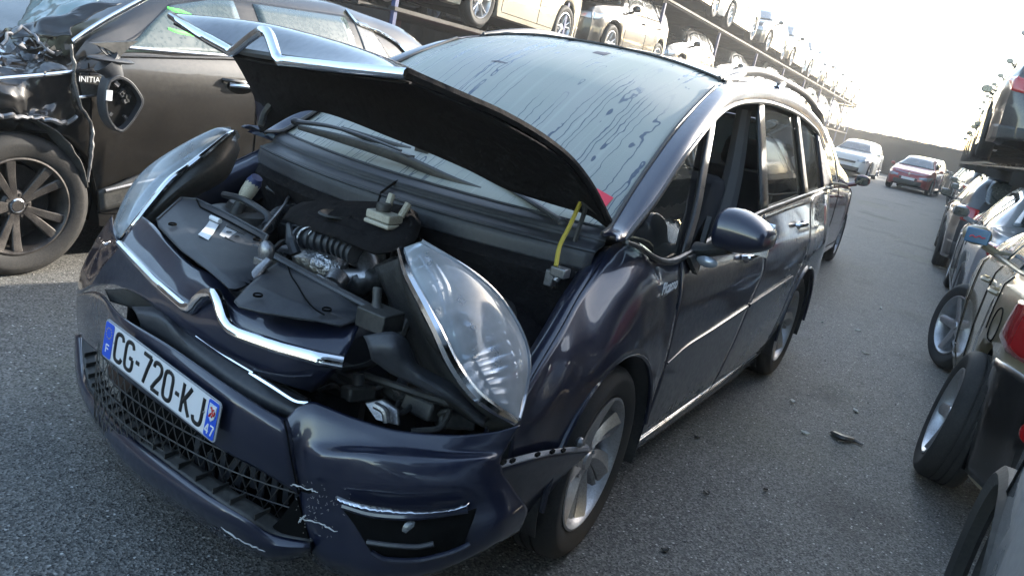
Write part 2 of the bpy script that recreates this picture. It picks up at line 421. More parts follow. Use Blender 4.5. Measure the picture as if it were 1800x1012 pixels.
for s in (1, -1):
    fc = fender_cols if s > 0 else [[(min(x, .36), y, z) for x, y, z in fender_cols[2]]] + fender_cols[3:]
    G = [spl([V((x, s * y, z)) for x, y, z in c], 14) for c in fc]
    G2 = [spl([g[j] for g in G], 60) for j in range(14)]
    f = MB().grid(G2).build('fender', M['navy'], hero, thick=.004)
    # rolled wheel-arch lip
    path = [V((.365 * math.cos(math.radians(a)), s * (.906 - .0), .34 + .365 * math.sin(math.radians(a)))) for a in range(-5, 176, 9)]
    MB().tube(path, .009, 6).build('arch_lip', M['navy'], f)
    # inner gutter along the bonnet gap
    top = [V((c[0][0], s * (c[0][1] - .004), c[0][2] - .004)) for c in fender_cols[:6]]
    inn = [V((p.x, s * (abs(p.y) - .055), p.z - .025)) for p in top]; dn = [V((p.x, s * (abs(p.y) - .075), p.z - .16)) for p in top]
    loft('inner_flange', [top, inn, dn], 20, 8, M['navy'], f, .003)
    # arch liner
    P = []
    for a in range(-20, 201, 10):
        r = .372; q = [V((r * math.cos(math.radians(a)), s * yy, .34 + r * math.sin(math.radians(a)))) for yy in (.898, .75, .58)]
        P.append(q)
    MB().grid(P).build('arch_liner', M['plastic'], hero, thick=.004)
    mir = s < 0
    # doors
    side('front_door', [[(-.412, .25), (-.415, .45), (-.412, .7), (-.41, .9), (-.412, .965)], [(-.9, .25), (-.9, .5), (-.9, .8), (-.9, belt(-.9))], [(-1.27, .25), (-1.29, .4), (-1.40, .62), (-1.53, .80), (-1.50, .95), (-1.492, belt(-1.49))]], 34, 22, M['navy'], mirror=mir)
    side('rear_door', [[(-1.278, .25), (-1.298, .4), (-1.408, .62), (-1.538, .80), (-1.508, .95), (-1.50, belt(-1.5))], [(-1.75, .25), (-1.78, .5), (-1.95, .8), (-2.0, belt(-2))], [(-2.20, .25), (-2.25, .42), (-2.36, .62), (-2.50, .75), (-2.58, .95), (-2.58, belt(-2.58))]], 34, 22, M['navy'], mirror=mir)
    RQ = [[(-2.208, .25), (-2.258, .42), (-2.368, .62), (-2.508, .75), (-2.588, .95), (-2.588, belt(-2.58))],
          [ARC(-2.73, 8), (-2.34, .55), (-2.46, .70), (-2.62, .90), (-2.63, 1.13)], [ARC(-2.73, 50), (-2.52, .75), (-2.60, .85), (-2.68, 1.14)],
          [ARC(-2.73, 90), (-2.74, .8), (-2.76, .95), (-2.8, 1.14)], [ARC(-2.73, 130), (-2.97, .75), (-2.97, .95), (-2.97, 1.15)], [ARC(-2.73, 172), (-3.14, .6), (-3.16, .85), (-3.14, 1.155)],
          [(-3.2, .27), (-3.22, .5), (-3.24, .8), (-3.22, 1.16)], [(-3.62, .27), (-3.66, .5), (-3.62, .8), (-3.5, 1.16)]]
    rq = side('rear_quarter', RQ, 60, 18, M['navy'], mirror=mir)
    path = [V((-2.73 + .365 * math.cos(math.radians(a)), s * .898, .34 + .365 * math.sin(math.radians(a)))) for a in range(-5, 186, 9)]
    MB().tube(path, .009, 6).build('arch_lip', M['navy'], rq)
    P = []
    for a in range(-20, 201, 10):
        r = .372; P.append([V((-2.73 + r * math.cos(math.radians(a)), s * yy, .34 + r * math.sin(math.radians(a)))) for yy in (.889, .75, .55)])
    MB().grid(P).build('arch_liner', M['plastic'], hero, thick=.004)
    side('sill', [[(-.37, .17), (-.37, .21), (-.37, .245)], [(-1.2, .17), (-1.2, .21), (-1.2, .245)], [(-2.3, .17), (-2.3, .21), (-2.3, .245)]], 20, 6, M['navy'], mirror=mir)
    MB().tube([V((x, s * (ys(x, .25) + .004), .245 + .012 * (-x))) for x in (-.40, -.8, -1.2, -1.6, -2.1)], .007, 8, n=20).build('sill_trim', M['chrome'], hero)
    # rubbing strips
    MB().tube([V((x, s * (ys(x, .6) + .006), z)) for x, z in ((-.44, .585), (-.6, .615), (-.9, .63), (-1.39, .66))], [.004, .009, .011, .011, .010], 8, n=16, flat=((0, 1, 0), .7)).build('rubbing_strip', M['navy'], hero)
    MB().tube([V((x, s * (ys(x, .6) + .006), z)) for x, z in ((-1.42, .662), (-1.8, .68), (-2.28, .705))], [.010, .011, .011, .006], 8, n=12, flat=((0, 1, 0), .7)).build('rubbing_strip', M['navy'], hero)
    # belt trim
    MB().tube([V((x, s * (ys(x, belt(x)) + .004), belt(x) + .006)) for x in (.04, -.05, -.12, -.2, -.28, -.36, -.45, -.6, -.9, -1.2, -1.5, -1.9, -2.3, -2.7, -3.05)], [.006, .012, .014, .013, .012, .011, .011, .011, .011, .008], 8, n=60).build('belt_trim', M['trim'], hero)
    # cant rail + A pillar : rows of the opening edge and of the roof edge
    low = [(.07, .815, 1.05), (-.03, .80, 1.04), (-.24, .79, 1.16), (-.50, .765, 1.32), (-.86, .725, 1.465), (-1.2, .69, 1.525), (-1.64, .675, 1.56), (-2.1, .67, 1.56), (-2.5, .67, 1.54), (-2.98, .675, 1.48), (-3.25, .69, 1.38)]
    top = [(.02, .745, 1.045), (-.06, .73, 1.055), (-.27, .70, 1.19), (-.60, .67, 1.39), (-.98, .64, 1.555), (-1.22, .625, 1.60), (-1.64, .62, 1.632), (-2.1, .62, 1.635), (-2.6, .62, 1.615), (-3.1, .625, 1.55), (-3.45, .64, 1.46)]
    mid = [((a[0] + b[0]) / 2, (a[1] + b[1]) / 2 + .018, (a[2] + b[2]) / 2 + .012) for a, b in zip(low, top)]
    loft('roof_side_rail', [[V((x, s * y, z)) for x, y, z in r] for r in (low, mid, top)], 80, 8, M['navy'], hero, .008)
    # black seal line along the opening
    MB().tube([V((x, s * (y - .002), z - .004)) for x, y, z in low[1:]], .011, 8, n=70).build('window_seal', M['trim'], hero)
    MB().tube([V((x, s * (y + .0), z + .004)) for x, y, z in top[:5]], .008, 6, n=40).build('screen_trim', M['plastic'], hero)
    # pillars
    def pil(name, a0, a1, b0, b1, mt=M['trim'], n=8, off=.0, parent=hero):
        G = []
        for i in range(n + 1):
            t = i / n; xa = a0[0] + (b0[0] - a0[0]) * t; za = a0[1] + (b0[1] - a0[1]) * t; xb = a1[0] + (b1[0] - a1[0]) * t; zb = a1[1] + (b1[1] - a1[1]) * t
            G.append([V((xa + (xb - xa) * k, s * (ys(xa, za) + off + (.004 if 0 < k < 1 else -.004)), za + (zb - za) * k)) for k in (0, .15, .85, 1)])
        return MB().grid(G).build(name, mt, parent, thick=.012)
    pil('b_pillar', (-1.445, 1.07), (-1.56, 1.08), (-1.55, 1.548), (-1.65, 1.552))
    pil('c_pillar', (-2.40, 1.12), (-2.50, 1.125), (-2.36, 1.545), (-2.44, 1.54))
    pil('quarter_pillar', (-.415, .965), (-.47, .975), (-.82, 1.435), (-.88, 1.46))
    pil('d_pillar', (-3.02, 1.14), (-3.4, 1.15), (-2.98, 1.47), (-3.35, 1.37), M['navy'])
    # glazing
    def gl(name, cols, mt, nu=16, nv=8, off=-.012):
        return side(name, cols, nu, nv, mt, off=off, thick=0, mirror=mir)
    gl('quarter_window', [[(.03, 1.03), (.0, 1.05)], [(-.10, 1.0), (-.12, 1.09)], [(-.25, .965), (-.30, 1.19)], [(-.42, .97), (-.60, 1.24), (-.82, 1.43)]], M['glass'])
    if s < 0: gl('door_window', [[(-.47, .98), (-.88, 1.45)], [(-.9, 1.02), (-1.15, 1.51)], [(-1.45, 1.07), (-1.55, 1.545)]], M['glass'])
    gl('door_window', [[(-1.56, 1.085), (-1.65, 1.55)], [(-1.95, 1.11), (-2.0, 1.56)], [(-2.40, 1.13), (-2.36, 1.545)]], M['tint'])
    gl('rear_side_window', [[(-2.5, 1.13), (-2.44, 1.54)], [(-2.75, 1.14), (-2.7, 1.52)], [(-3.03, 1.15), (-2.99, 1.475)]], M['tint'])
    # door handles
    for hx, hz in ((-1.22, .915), (-2.27, .99)):
        h = MB().tube([V((hx + .09, s * (ys(hx, hz) + .004), hz - .004)), V((hx + .07, s * (ys(hx, hz) + .03), hz)), V((hx, s * (ys(hx, hz) + .038), hz + .004)), V((hx - .07, s * (ys(hx, hz) + .03), hz + .004)), V((hx - .09, s * (ys(hx, hz) + .004), hz + .004))], [.010, .014, .014, .014, .010], 8, n=16).build('door_handle', M['chrome'], hero)
        MB().blob((hx, s * (ys(hx, hz - .02) - .004), hz - .02), (.075, .012, .032)).build('handle_cup', M['navy'], h)
    # mirror
    mc = MB()
    X0 = V((-.55, s * .865, .985))
    mc.tube([X0, V((-.54, s * .92, 1.0)), V((-.53, s * .98, 1.03))], [.055, .038, .04], 10, flat=((0, 0, 1), .55), n=6)
    foot = mc.slab([V((-.43, s * .868, .975)), V((-.60, s * .862, .985)), V((-.66, s * .84, 1.10)), V((-.56, s * .862, .96)), V((-.50, s * .89, .91))], (0, s, 0), .02).build('mirror', M['plastic'], hero)
    G = []
    for i in range(13):
        t = i / 12; y = .915 + .205 * t; hh = .085 * math.sin(math.pi * min(1, .22 + .72 * t) ** .9) ** .6 * (1 - .05 * t) + .002
        if i == 12: hh = .03
        if i == 0: hh = .035
        dep = (.10 if i not in (0, 12) else .04); ring = []
        for j in range(17):
            w = 2 * math.pi * j / 16; cx = math.cos(w); sz = math.sin(w)
            xx = -.545 + (dep * abs(cx) ** .8 if cx > 0 else -.035 * abs(cx)); ring.append(V((xx - .03 * t, s * y, 1.085 + .0 * t + hh * (abs(sz) ** .8) * (1 if sz > 0 else -1) * (1 if sz > 0 else .85))))
        G.append(ring)
    cap = MB().grid(G).add([p for p in G[-1]], [tuple(range(16))]).add([p for p in G[0]], [tuple(range(16))]).build('mirror_cap', M['navy'], foot, sub=1)
    MB().box((-.585, s * 1.02, 1.08), (.006, .17, .12)).build('mirror_glass', M['chrome'], foot, bevel=.02)
    MB().blob((-.50, s * .93, .965), (.016, .04, .02)).build('turn_signal', M['lampglass'], foot)
    # roof bars
    rb = MB().tube([V((x, s * y, z)) for x, y, z in ((-1.13, .60, 1.60), (-1.3, .59, 1.635), (-1.7, .585, 1.685), (-2.2, .585, 1.69), (-2.8, .59, 1.665), (-3.25, .60, 1.59), (-3.4, .605, 1.55))], [.012, .024, .022, .020, .020, .024, .012], 10, n=50, flat=((0, 1, 0), .8)).build('roof_bar', M['satin'], hero)
    MB().tube([V((-1.16, s * .60, 1.60)), V((-1.32, s * .592, 1.62)), V((-1.46, s * .588, 1.655))], [.014, .034, .02], 8, n=8).build('bar_foot', M['satin'], rb)
    MB().tube([V((-2.1, s * .59, 1.64)), V((-2.15, s * .588, 1.66)), V((-2.22, s * .586, 1.68))], [.02, .026, .016], 8, n=6).build('bar_foot', M['chrome'], rb)
    MB().tube([V((-3.40, s * .605, 1.54)), V((-3.2, s * .60, 1.59)), V((-3.05, s * .59, 1.63))], [.014, .034, .02], 8, n=8).build('bar_foot', M['satin'], rb)
# --- roof and windscreen
def cross(xe, ye, ze, xc, zc, n=9):
    out = []
    for i in range(n):
        t = -1 + 2 * i / (n - 1); k = 1 - abs(t) ** 2.2
        out.append(V((xe + (xc - xe) * k, ye * t, ze + (zc - ze) * (1 - abs(t) ** 2.6))))
    return out
WS = [cross(-.07, .735, 1.04, .06, 1.045), cross(-.17, .715, 1.105, -.07, 1.125), cross(-.42, .69, 1.275, -.32, 1.295), cross(-.72, .66, 1.445, -.62, 1.485), cross(-1.0, .635, 1.555, -.95, 1.605), cross(-1.16, .622, 1.588, -1.14, 1.648)]
loft('windscreen', WS, 50, 60, M['wet'], hero, .004)
MS = M['void']
E_ = [cross(-.975, .638, 1.553, -.90, 1.602), cross(-1.16, .622, 1.592, -1.14, 1.650)]
RF = [cross(-1.15, .624, 1.592, -1.135, 1.650), cross(-1.45, .62, 1.622, -1.45, 1.675), cross(-2.0, .62, 1.635, -2.0, 1.69), cross(-2.7, .62, 1.61, -2.7, 1.665), cross(-3.3, .62, 1.50, -3.35, 1.56), cross(-3.48, .62, 1.44, -3.55, 1.49)]
loft('roof', RF, 40, 50, M['navy'], hero, .004)
MB().tube(cross(-1.15, .63, 1.594, -1.135, 1.654, 21), .006, 6).build('screen_top_seal', M['plastic'], hero)
# mirror base sensor behind glass : dark patch seen through the mist, and toll tag
def ws_pt(x, y):
    # point on the windscreen at plan position
    best = None
    for a, b in zip(WS, WS[1:]):
        pa = [f1([(q.y, q[i]) for q in a], y) for i in (0, 2)]; pb = [f1([(q.y, q[i]) for q in b], y) for i in (0, 2)]
        if pb[0] <= x <= pa[0]:
            t = (x - pa[0]) / (pb[0] - pa[0]); return V((x, y, pa[1] + (pb[1] - pa[1]) * t))
    return V((x, y, 1.6))
def ws_patch(name, x0, x1, y0, y1, mt, off=.006):
    G = [[ws_pt(x0 + (x1 - x0) * i / 6 + .0, y0 + (y1 - y0) * j / 6) + V((.4, 0, .9)) * off for j in range(7)] for i in range(7)]
    return MB().grid(G).build(name, mt, hero, thick=0)
# rear window, tailgate
RW = [cross(-3.50, .62, 1.435, -3.57, 1.485), cross(-3.62, .66, 1.2, -3.72, 1.23), cross(-3.66, .70, 1.06, -3.76, 1.07)]
loft('rear_window', RW, 20, 10, M['tint'], hero, .004)
TG = [cross(-3.66, .70, 1.06, -3.76, 1.07), cross(-3.68, .74, .8, -3.80, .8), cross(-3.70, .74, .5, -3.84, .5), cross(-3.66, .72, .27, -3.78, .27)]
loft('tailgate', TG, 24, 14, M['navy'], hero, .005)
# wheels
wheel(hero, (0, .80, .325), design='twist', side=1, steer=.06, spin=.5)
wheel(hero, (0, -.80, .325), design='twist', side=-1, steer=.06)
wheel(hero, (-2.73, .775, .325), design='twist', side=1, spin=.1)
wheel(hero, (-2.73, -.775, .325), design='twist', side=-1)
# underside + interior
MB().box((-1.5, 0, .24), (3.9, 1.5, .06)).build('floor_pan', M['plastic'], hero)
for sx in (.40, -.40):
    for x0 in (-1.15, -2.1):
        st_ = MB().box((x0, sx, .50), (.5, .5, .16)).build('seat', M['seat'], hero, bevel=.05)
        MB().box((x0 - .30, sx, .86), (.14, .48, .66), Matrix.Rotation(-.2, 3, 'Y')).build('seat_back', M['seat'], st_, bevel=.05)
        MB().box((x0 - .40, sx, 1.28), (.09, .24, .17), Matrix.Rotation(-.2, 3, 'Y')).build('headrest', M['seat'], st_, bevel=.04)
G = [cross(-.02, .70, 1.02, .10, 1.02), cross(-.35, .74, 1.0, -.32, 1.0), cross(-.48, .74, .95, -.46, .95), cross(-.50, .74, .6, -.48, .6)]
loft('dashboard', G, 20, 16, M['plastic'], hero, .01)
MB().lathe([(.19 + .014 * math.cos(a), .014 * math.sin(a)) for a in [i * math.pi / 4 for i in range(9)]], c=(-.66, .38, .92), axis=(-.9, 0, .42), seg=32).tube([(-.50, .38, .84), (-.66, .38, .92)], [.03, .07], 8).build('steering_wheel', M['plastic'], hero)
MB().tube([at(1368, 262, 'y', .60), at(1385, 300, 'y', .61), at(1402, 335, 'y', .62)], .022, 6, flat=((0, 1, 0), .2)).build('seat_belt', M['rack_blue'], hero)
MB().tube([V((-1.60, .60, 1.5)), V((-1.56, .64, 1.2)), V((-1.50, .66, .9)), V((-1.50, .68, .4))], [.035, .05, .07, .08], 8, n=12).build('pillar_trim', M['beige'], hero)
MB().blob((-.72, 0, 1.42), (.02, .12, .04)).build('rear_view_mirror', M['plastic'], hero)
# ---------------------------------------------------------------- hero: bonnet
FE = AX([(300, 28, .60), (405, 84, .65), (480, 100, .70), (600, 116, .76), (715, 128, .80)])
CRST = AX([(316, 25, .52), (400, 33, .53), (470, 44, .56), (560, 66, .60), (650, 94, .66), (724, 130, .745)])
MID = [V((.33, -.675, 1.385)), V((.30, -.3, 1.415)), V((.33, 0, 1.41)), V((.40, .3, 1.39)), at(880, 200, 'y', .63)]
MID2 = [V((.14, -.70, 1.21)), V((.16, -.3, 1.27)), V((.18, 0, 1.28)), V((.19, .3, 1.27)), at(1003, 282, 'y', .68)]
REAR = [V((.08, -.71, 1.07)), at(540, 182, 'x', .08), at(700, 235, 'x', .10), at(820, 285, 'x', .08), at(890, 320, 'x', .05), at(960, 343, 'x', .0), at(1040, 368, 'x', -.05), at(1072, 392, 'x', -.08)]
bon = loft('bonnet', [FE, CRST, MID, MID2, REAR], 60, 44, M['navy'], hero, .004)
def dropped(rows, d): return [[p + V(d) for p in r] for r in rows]
inner = dropped([FE, CRST, MID, MID2, REAR], (-.012, 0, -.022))
lin = loft('bonnet_liner', inner, 60, 44, M['felt'], bon, .006)
MB().tube(FE[:], .011, 6, n=40).build('bonnet_lip', M['plastic'], bon)
side_l = spl([FE[-1], at(800, 165, 'y', .60), at(880, 200, 'y', .63), at(950, 240, 'y', .655), at(1003, 282, 'y', .68), at(1040, 330, 'y', .70), REAR[-1]], 30)
MB().tube(side_l, .010, 6, flat=((0, 0, 1), 1.3)).build('bonnet_edge', M['felt'], bon)
def band(name, pts, w, parent, mt=M['chrome'], depth=.012, n=70, tilt=(0, 0, 1)):
    """bevelled chrome band following a polyline"""
    P = spl(pts, n, False); G = []
    for i, p in enumerate(P):
        t = (P[min(i + 1, n - 1)] - P[max(i - 1, 0)]).normalized(); f = (CAM - p).normalized(); f = V((1, .15, .35)).normalized() if False else f
        f = V((.85, .2, .45)).normalized(); u = t.cross(f).normalized(); f = u.cross(t).normalized()
        ww = w if not isinstance(w, list) else f1(w, i / (n - 1))
        G.append([p + u * ww * a + f * depth * b for a, b in ((-.5, -.6), (-.5, .1), (-.34, .75), (0, 1), (.34, .75), (.5, .1), (.5, -.6))])
    return MB().grid(G).build(name, mt, parent)
band('chrome_strip', AX([(299, 28, .615), (350, 60, .64), (405, 90, .665), (413, 88, .67), (440, 66, .69), (458, 54, .70), (468, 54, .705), (474, 64, .71), (486, 100, .72), (492, 106, .72), (600, 118, .775), (715, 129, .815)]), [(0, .018), (.2, .030), (1, .026)], bon, depth=.01)
# strut hooks and prop at the left hinge
hk = MB().tube(AX([(1022, 345, -.02), (1028, 368, .0), (1018, 400, .02), (1010, 425, .03)]), [.012, .009, .008, .008], 6, n=10).tube([at(1024, 350, 'x', 0), at(1050, 368, 'x', -.03), at(1072, 392, 'x', -.08)], [.02, .016, .004], 6, n=8).build('bonnet_hinge', M['plastic'], hero)
MB().tube(AX([(472, 150, .10), (478, 178, .10), (464, 200, .12), (458, 222, .14)]), [.016, .016, .012, .012], 6, n=10).build('bonnet_hinge', M['plastic'], hero)
MB().tube(AX([(1022, 352, .0), (1000, 400, .08), (984, 432, .12), (977, 468, .16)]), .007, 6, n=20).build('dipstick_tube', M['yellow'], hero)
# ---------------------------------------------------------------- cowl, wipers
def cw(x0, z, k=.15, y0=-.74, y1=.74, n=13): return [V((x0 - k * (y / .74) ** 2, y, z)) for y in [y0 + (y1 - y0) * i / (n - 1) for i in range(n)]]
cow = loft('cowl_panel', [cw(.055, 1.035), cw(.07, 1.045), cw(.115, 1.03), cw(.125, 1.008), cw(.15, 1.0), cw(.175, .99), cw(.185, .972), cw(.19, .93)], 50, 30, M['satin'], hero, .006)
MB().tube(cw(.18, .99), .006, 6).tube(cw(.12, 1.02), .005, 6).tube(cw(.065, 1.05), .006, 6).build('cowl_rib', M['satin'], cow)
MB().tube([V((.06, .01, 1.047)), V((.12, .01, 1.030)), V((.18, .01, .997)), V((.195, .01, .94))], .0045, 6).build('cowl_joint', M['void'], cow)
loft('firewall', [cw(.19, .93), cw(.205, .91), cw(.20, .88), cw(.16, .80), cw(.16, .40)], 50, 16, M['felt'], hero, .01)
def wiper(arm, blade, kn):
    a = MB().tube(AX(arm), [.014, .011, .008, .007], 8, n=14, flat=((0, 0, 1), .7)).blob(at(*arm[0][:2], 'x', arm[0][2]), (.02, .02, .015)).build('wiper_arm', M['satin'], hero)
    MB().tube(AX(blade), [.006, .011, .013, .011, .006], 8, n=20, flat=((0, 0, 1), 1.5)).box(at(*kn[:2], 'x', kn[2]), (.03, .06, .02)).build('wiper_blade', M['plastic'], a)
wiper([(990, 392, .0), (930, 352, -.02), (860, 312, -.05), (780, 270, -.08), (738, 260, -.10)], [(600, 226, -.06), (680, 254, -.07), (735, 272, -.08), (820, 306, -.08), (905, 328, -.11)], (745, 265, -.08))
wiper([(520, 214, .0), (580, 222, .0), (640, 240, -.01), (705, 265, -.02)], [(525, 224, .02), (600, 244, .02), (700, 276, .02), (790, 315, .01), (868, 342, -.01)], (712, 275, .01))
# ---------------------------------------------------------------- engine bay
tub = MB()
G = [[V((.62, y, .30)), V((.5, y, .26)), V((.3, y, .26))] for y in (-.6, 0, .6)]
tub.grid(G)
for s in (1, -1):
    tub.grid([[V((x, s * .60, z)) for z in (.28, .5, .70 if x > .35 else .80)] for x in (.60, .5, .4, .2)])
    tub.grid([[V((x, s * (.60 + .12 * k), (.70 if x > .35 else .80) - .05 * k)) for k in (0, 1)] for x in (.5, .4, .2)])
tub.build('engine_bay_lining', M['felt'], hero, thick=.01)
MB().blob(at(740, 620, 'z', .55), (.12, .1, .1)).build('bay_bulkhead', M['plastic'], hero)
for s, q in ((1, (850, 470, .80)), (-1, (400, 300, .80))):
    c = V((.28, s * .52, .80)); MB().lathe([(0, .03), (.05, .03), (.06, .01), (.11, 0), (.13, -.04), (.14, -.2)], c=c, axis=(0, 0, 1), seg=24).build('strut_tower', M['plastic'], hero)
eng = MB().box((.43, -.02, .52), (.30, .58, .30)).build('engine_block', M['satin'], hero, bevel=.04)
cov = AX([(500, 372, .36), (515, 352, .30), (560, 347, .27), (600, 349, .26), (640, 350, .25), (690, 352, .24), (735, 362, .26), (742, 385, .32), (735, 408, .38), (705, 425, .43), (662, 434, .47), (640, 425, .47), (600, 408, .46), (560, 395, .44), (540, 392, .42), (520, 380, .39)])
ctr = sum(cov, V()) / len(cov)
G = []
for k in range(9):
    t = k / 8; G.append([ctr.lerp(p, t) + V((0, 0, -.012 + .012 * (1 - t ** 3) + .005 * math.sin(9 * p.x + 14 * t) + (-.008 if k == 8 else 0))) for p in spl(cov + [cov[0]], 65, False)])
cv = MB().grid(G).build('engine_cover', M['felt'], hero, thick=.008)
c = at(590, 378, 'x', .37); MB().lathe([(0, -.012), (.03, -.01), (.045, .0), (.05, .006), (.055, 0)], c=c, axis=(0, 0, 1), seg=24).build('cover_badge_recess', M['plastic'], cv)
# brake fluid reservoir
c = at(676, 380, 'x', .38)
rz = Matrix.Rotation(math.radians(-4), 3, 'Z')
rs = MB().box(c, (.062, .098, .026), rz).box(c + V((0, 0, -.022)), (.068, .104, .014), rz).build('brake_fluid_reservoir', M['white_plastic'], hero, bevel=.005)
MB().lathe([(0, .022), (.020, .022), (.023, .018), (.023, 0)], c=c + V((-.005, -.012, .014)), axis=(0, 0, 1), seg=20).build('reservoir_cap', M['plastic'], rs)
MB().tube([c + V((-.03, -.02, .01)), c + V((-.05, -.025, .06))], .011, 8).build('reservoir_neck', M['white_plastic'], rs)
MB().tube([c + V((-.02, .045, .01)), c + V((-.04, .05, .05))], .011, 8).build('reservoir_neck', M['white_plastic'], rs)
wf = MB().tube([at(446, 322, 'x', .30), at(438, 334, 'x', .31), at(424, 356, 'x', .32)], [.027, .027, .018], 12, n=6).build('washer_filler_neck', M['white_plastic'], hero)
MB().tube([at(452, 312, 'x', .30), at(446, 322, 'x', .30)], [.020, .028], 12).build('filler_cap', M['rack_blue'], wf)
MB().tube([at(424, 356, 'x', .32), at(414, 375, 'x', .34), at(410, 410, 'x', .36)], [.02, .024, .024], 10, n=6).build('filler_hose', M['plastic'], wf)
# hoses
def ribbed(name, pts, r, mt, n=60, amp=.12, per=3, parent=hero):
    return MB().tube(pts, [r * (1 + amp * (1 if (i // per) % 2 else -1)) for i in range(n)], 14, n=n).build(name, mt, parent, sharp=60)
ribbed('air_hose', AZ([(522, 416, .83), (548, 420, .84), (590, 430, .845), (625, 446, .84)]), .031, M['satin'], amp=.14)
for u, v in ((541, 419), (556, 422)): MB().lathe([(.036, -.004), (.038, -.002), (.038, .002), (.036, .004)], c=at(u, v, 'z', .84), axis=(.35, 1, .0), seg=24, closed=True).build('hose_clamp', M['foil'], hero)
MB().tube(AZ([(622, 446, .82), (648, 462, .81), (645, 488, .78), (612, 490, .76), (596, 500, .74)]), [.037, .036, .034, .03, .03], 14, n=24).build('intake_elbow', M['steel'], hero)
MB().tube(AZ([(596, 485, .78), (585, 500, .76)]), [.034, .03], 12).build('elbow_clamp', M['steel'], hero)
MB().lathe([(.016, 0), (.028, 0), (.028, .02), (.016, .02)], c=at(526, 417, 'z', .82), axis=(.2, 1, .3), seg=16, closed=True).build('orange_seal', M['orange'], hero)
MB().blob(at(568, 464, 'z', .765), (.065, .095, .05), 16, 10).blob(at(538, 455, 'z', .77), (.04, .05, .038)).build('turbo_heat_shield', M['foil'], hero)
MB().blob(at(602, 470, 'z', .74), (.05, .05, .05)).build('turbo_housing', M['plastic'], hero)
ribbed('charge_pipe', AZ([(700, 470, .80), (670, 485, .79), (635, 497, .76), (600, 510, .70)]), .038, M['plastic'], amp=.05)
MB().tube(AZ([(664, 440, .85), (668, 458, .82), (660, 472, .80)]), [.02, .02, .016], 10, n=8).build('breather_hose', M['plastic'], hero)
MB().tube(AZ([(663, 468, .80), (660, 478, .79)]), .018, 10).build('hose_clip', mat('brass', (.5, .33, .1), .35, .9), hero)
ribbed('air_duct', AZ([(470, 400, .80), (490, 375, .82), (520, 368, .83)]), .022, M['satin'], amp=.06)
MB().tube(AZ([(455, 415, .82), (480, 385, .84), (500, 360, .86), (510, 345, .87), (535, 352, .87)]), .006, 6, n=20).build('metal_pipe', M['steel'], hero)
MB().tube(AZ([(508, 395, .84), (512, 425, .83), (520, 446, .80)]), [.010, .013, .018], 8, n=10).build('sensor_hose', M['satin'], hero)
for pts in ([(480, 440, .78), (500, 425, .80), (540, 440, .79), (560, 432, .80)], [(700, 430, .84), (690, 455, .82), (710, 480, .8), (700, 520, .76)], [(470, 330, .86), (500, 345, .85), (520, 335, .87), (560, 350, .86)], [(760, 400, .84), (800, 420, .84), (850, 430, .84), (880, 450, .82)], [(650, 500, .74), (680, 510, .72), (690, 540, .7)]):
    MB().tube(AZ(pts), .009, 6, n=20).build('cable', M['plastic'], hero)
MB().tube([V((.30, -.60, .84)), V((.34, -.45, .86)), V((.32, -.35, .83)), V((.36, -.30, .80))], .012, 6, n=16).build('cable', M['satin'], hero)
bt = MB().box(at(870, 470, 'z', .80), (.2, .26, .16)).build('battery_cover', M['satin'], hero, bevel=.015)
MB().box(at(800, 430, 'z', .82), (.14, .2, .10), Matrix.Rotation(.3, 3, 'Z')).build('fuse_box', M['plastic'], hero, bevel=.015)
MB().tube(AX([(978, 470, .16), (985, 482, .15), (975, 495, .16)]), .012, 6).box(at(985, 478, 'x', .15), (.04, .05, .03)).box(at(968, 488, 'x', .15), (.03, .03, .05)).build('hinge_bracket', M['steel'], hero, bevel=.004)
rng = random.Random(3)
for k in range(26):
    u, v = rng.uniform(440, 720), rng.uniform(360, 500)
    z = .70 + rng.uniform(0, .10); p0 = at(u, v, 'z', z); q = [p0]
    d = V((rng.uniform(-1, 1), rng.uniform(-1, 1), 0)).normalized()
    for i in range(3):
        d = (d + V((rng.uniform(-.7, .7), rng.uniform(-.7, .7), rng.uniform(-.25, .25)))).normalized(); q.append(q[-1] + d * rng.uniform(.03, .08))
    MB().tube(q, rng.choice([.005, .006, .009, .013]), 7, n=16).build('cable' if k % 3 else 'small_hose', rng.choice([M['plastic'], M['satin'], M['satin'], M['steel'] if k % 5 == 0 else M['plastic']]), hero)
for k in range(22):
    u, v = rng.uniform(450, 720), rng.uniform(380, 500)
    c = at(u, v, 'z', .72 + rng.uniform(0, .06)); Rm = Matrix.Rotation(rng.uniform(0, 3), 3, 'Z') @ Matrix.Rotation(rng.uniform(-.5, .5), 3, 'X')
    b = MB().box(c, (rng.uniform(.02, .05), rng.uniform(.02, .06), rng.uniform(.02, .05)), Rm)
    for i in (-1, 1): b.lathe([(0, .006), (.005, .006), (.006, 0)], c=c + Rm @ V((i * .012, 0, .024)), axis=Rm @ V((0, 0, 1)), seg=6)
    b.build('engine_fitting', rng.choice([M['plastic'], M['satin'], M['steel']]), hero, bevel=.004)
for q in ([(720, 560, .60), (700, 600, .62), (650, 640, .62), (600, 650, .6)], [(640, 660, .66), (700, 680, .64), (760, 700, .6), (830, 720, .55)]):
    MB().tube(AX([(u, v, x - .35) for u, v, x in q]) if q[0][2] > .8 else AX(q), .011, 7, n=20).build('cable', M['plastic'], hero)
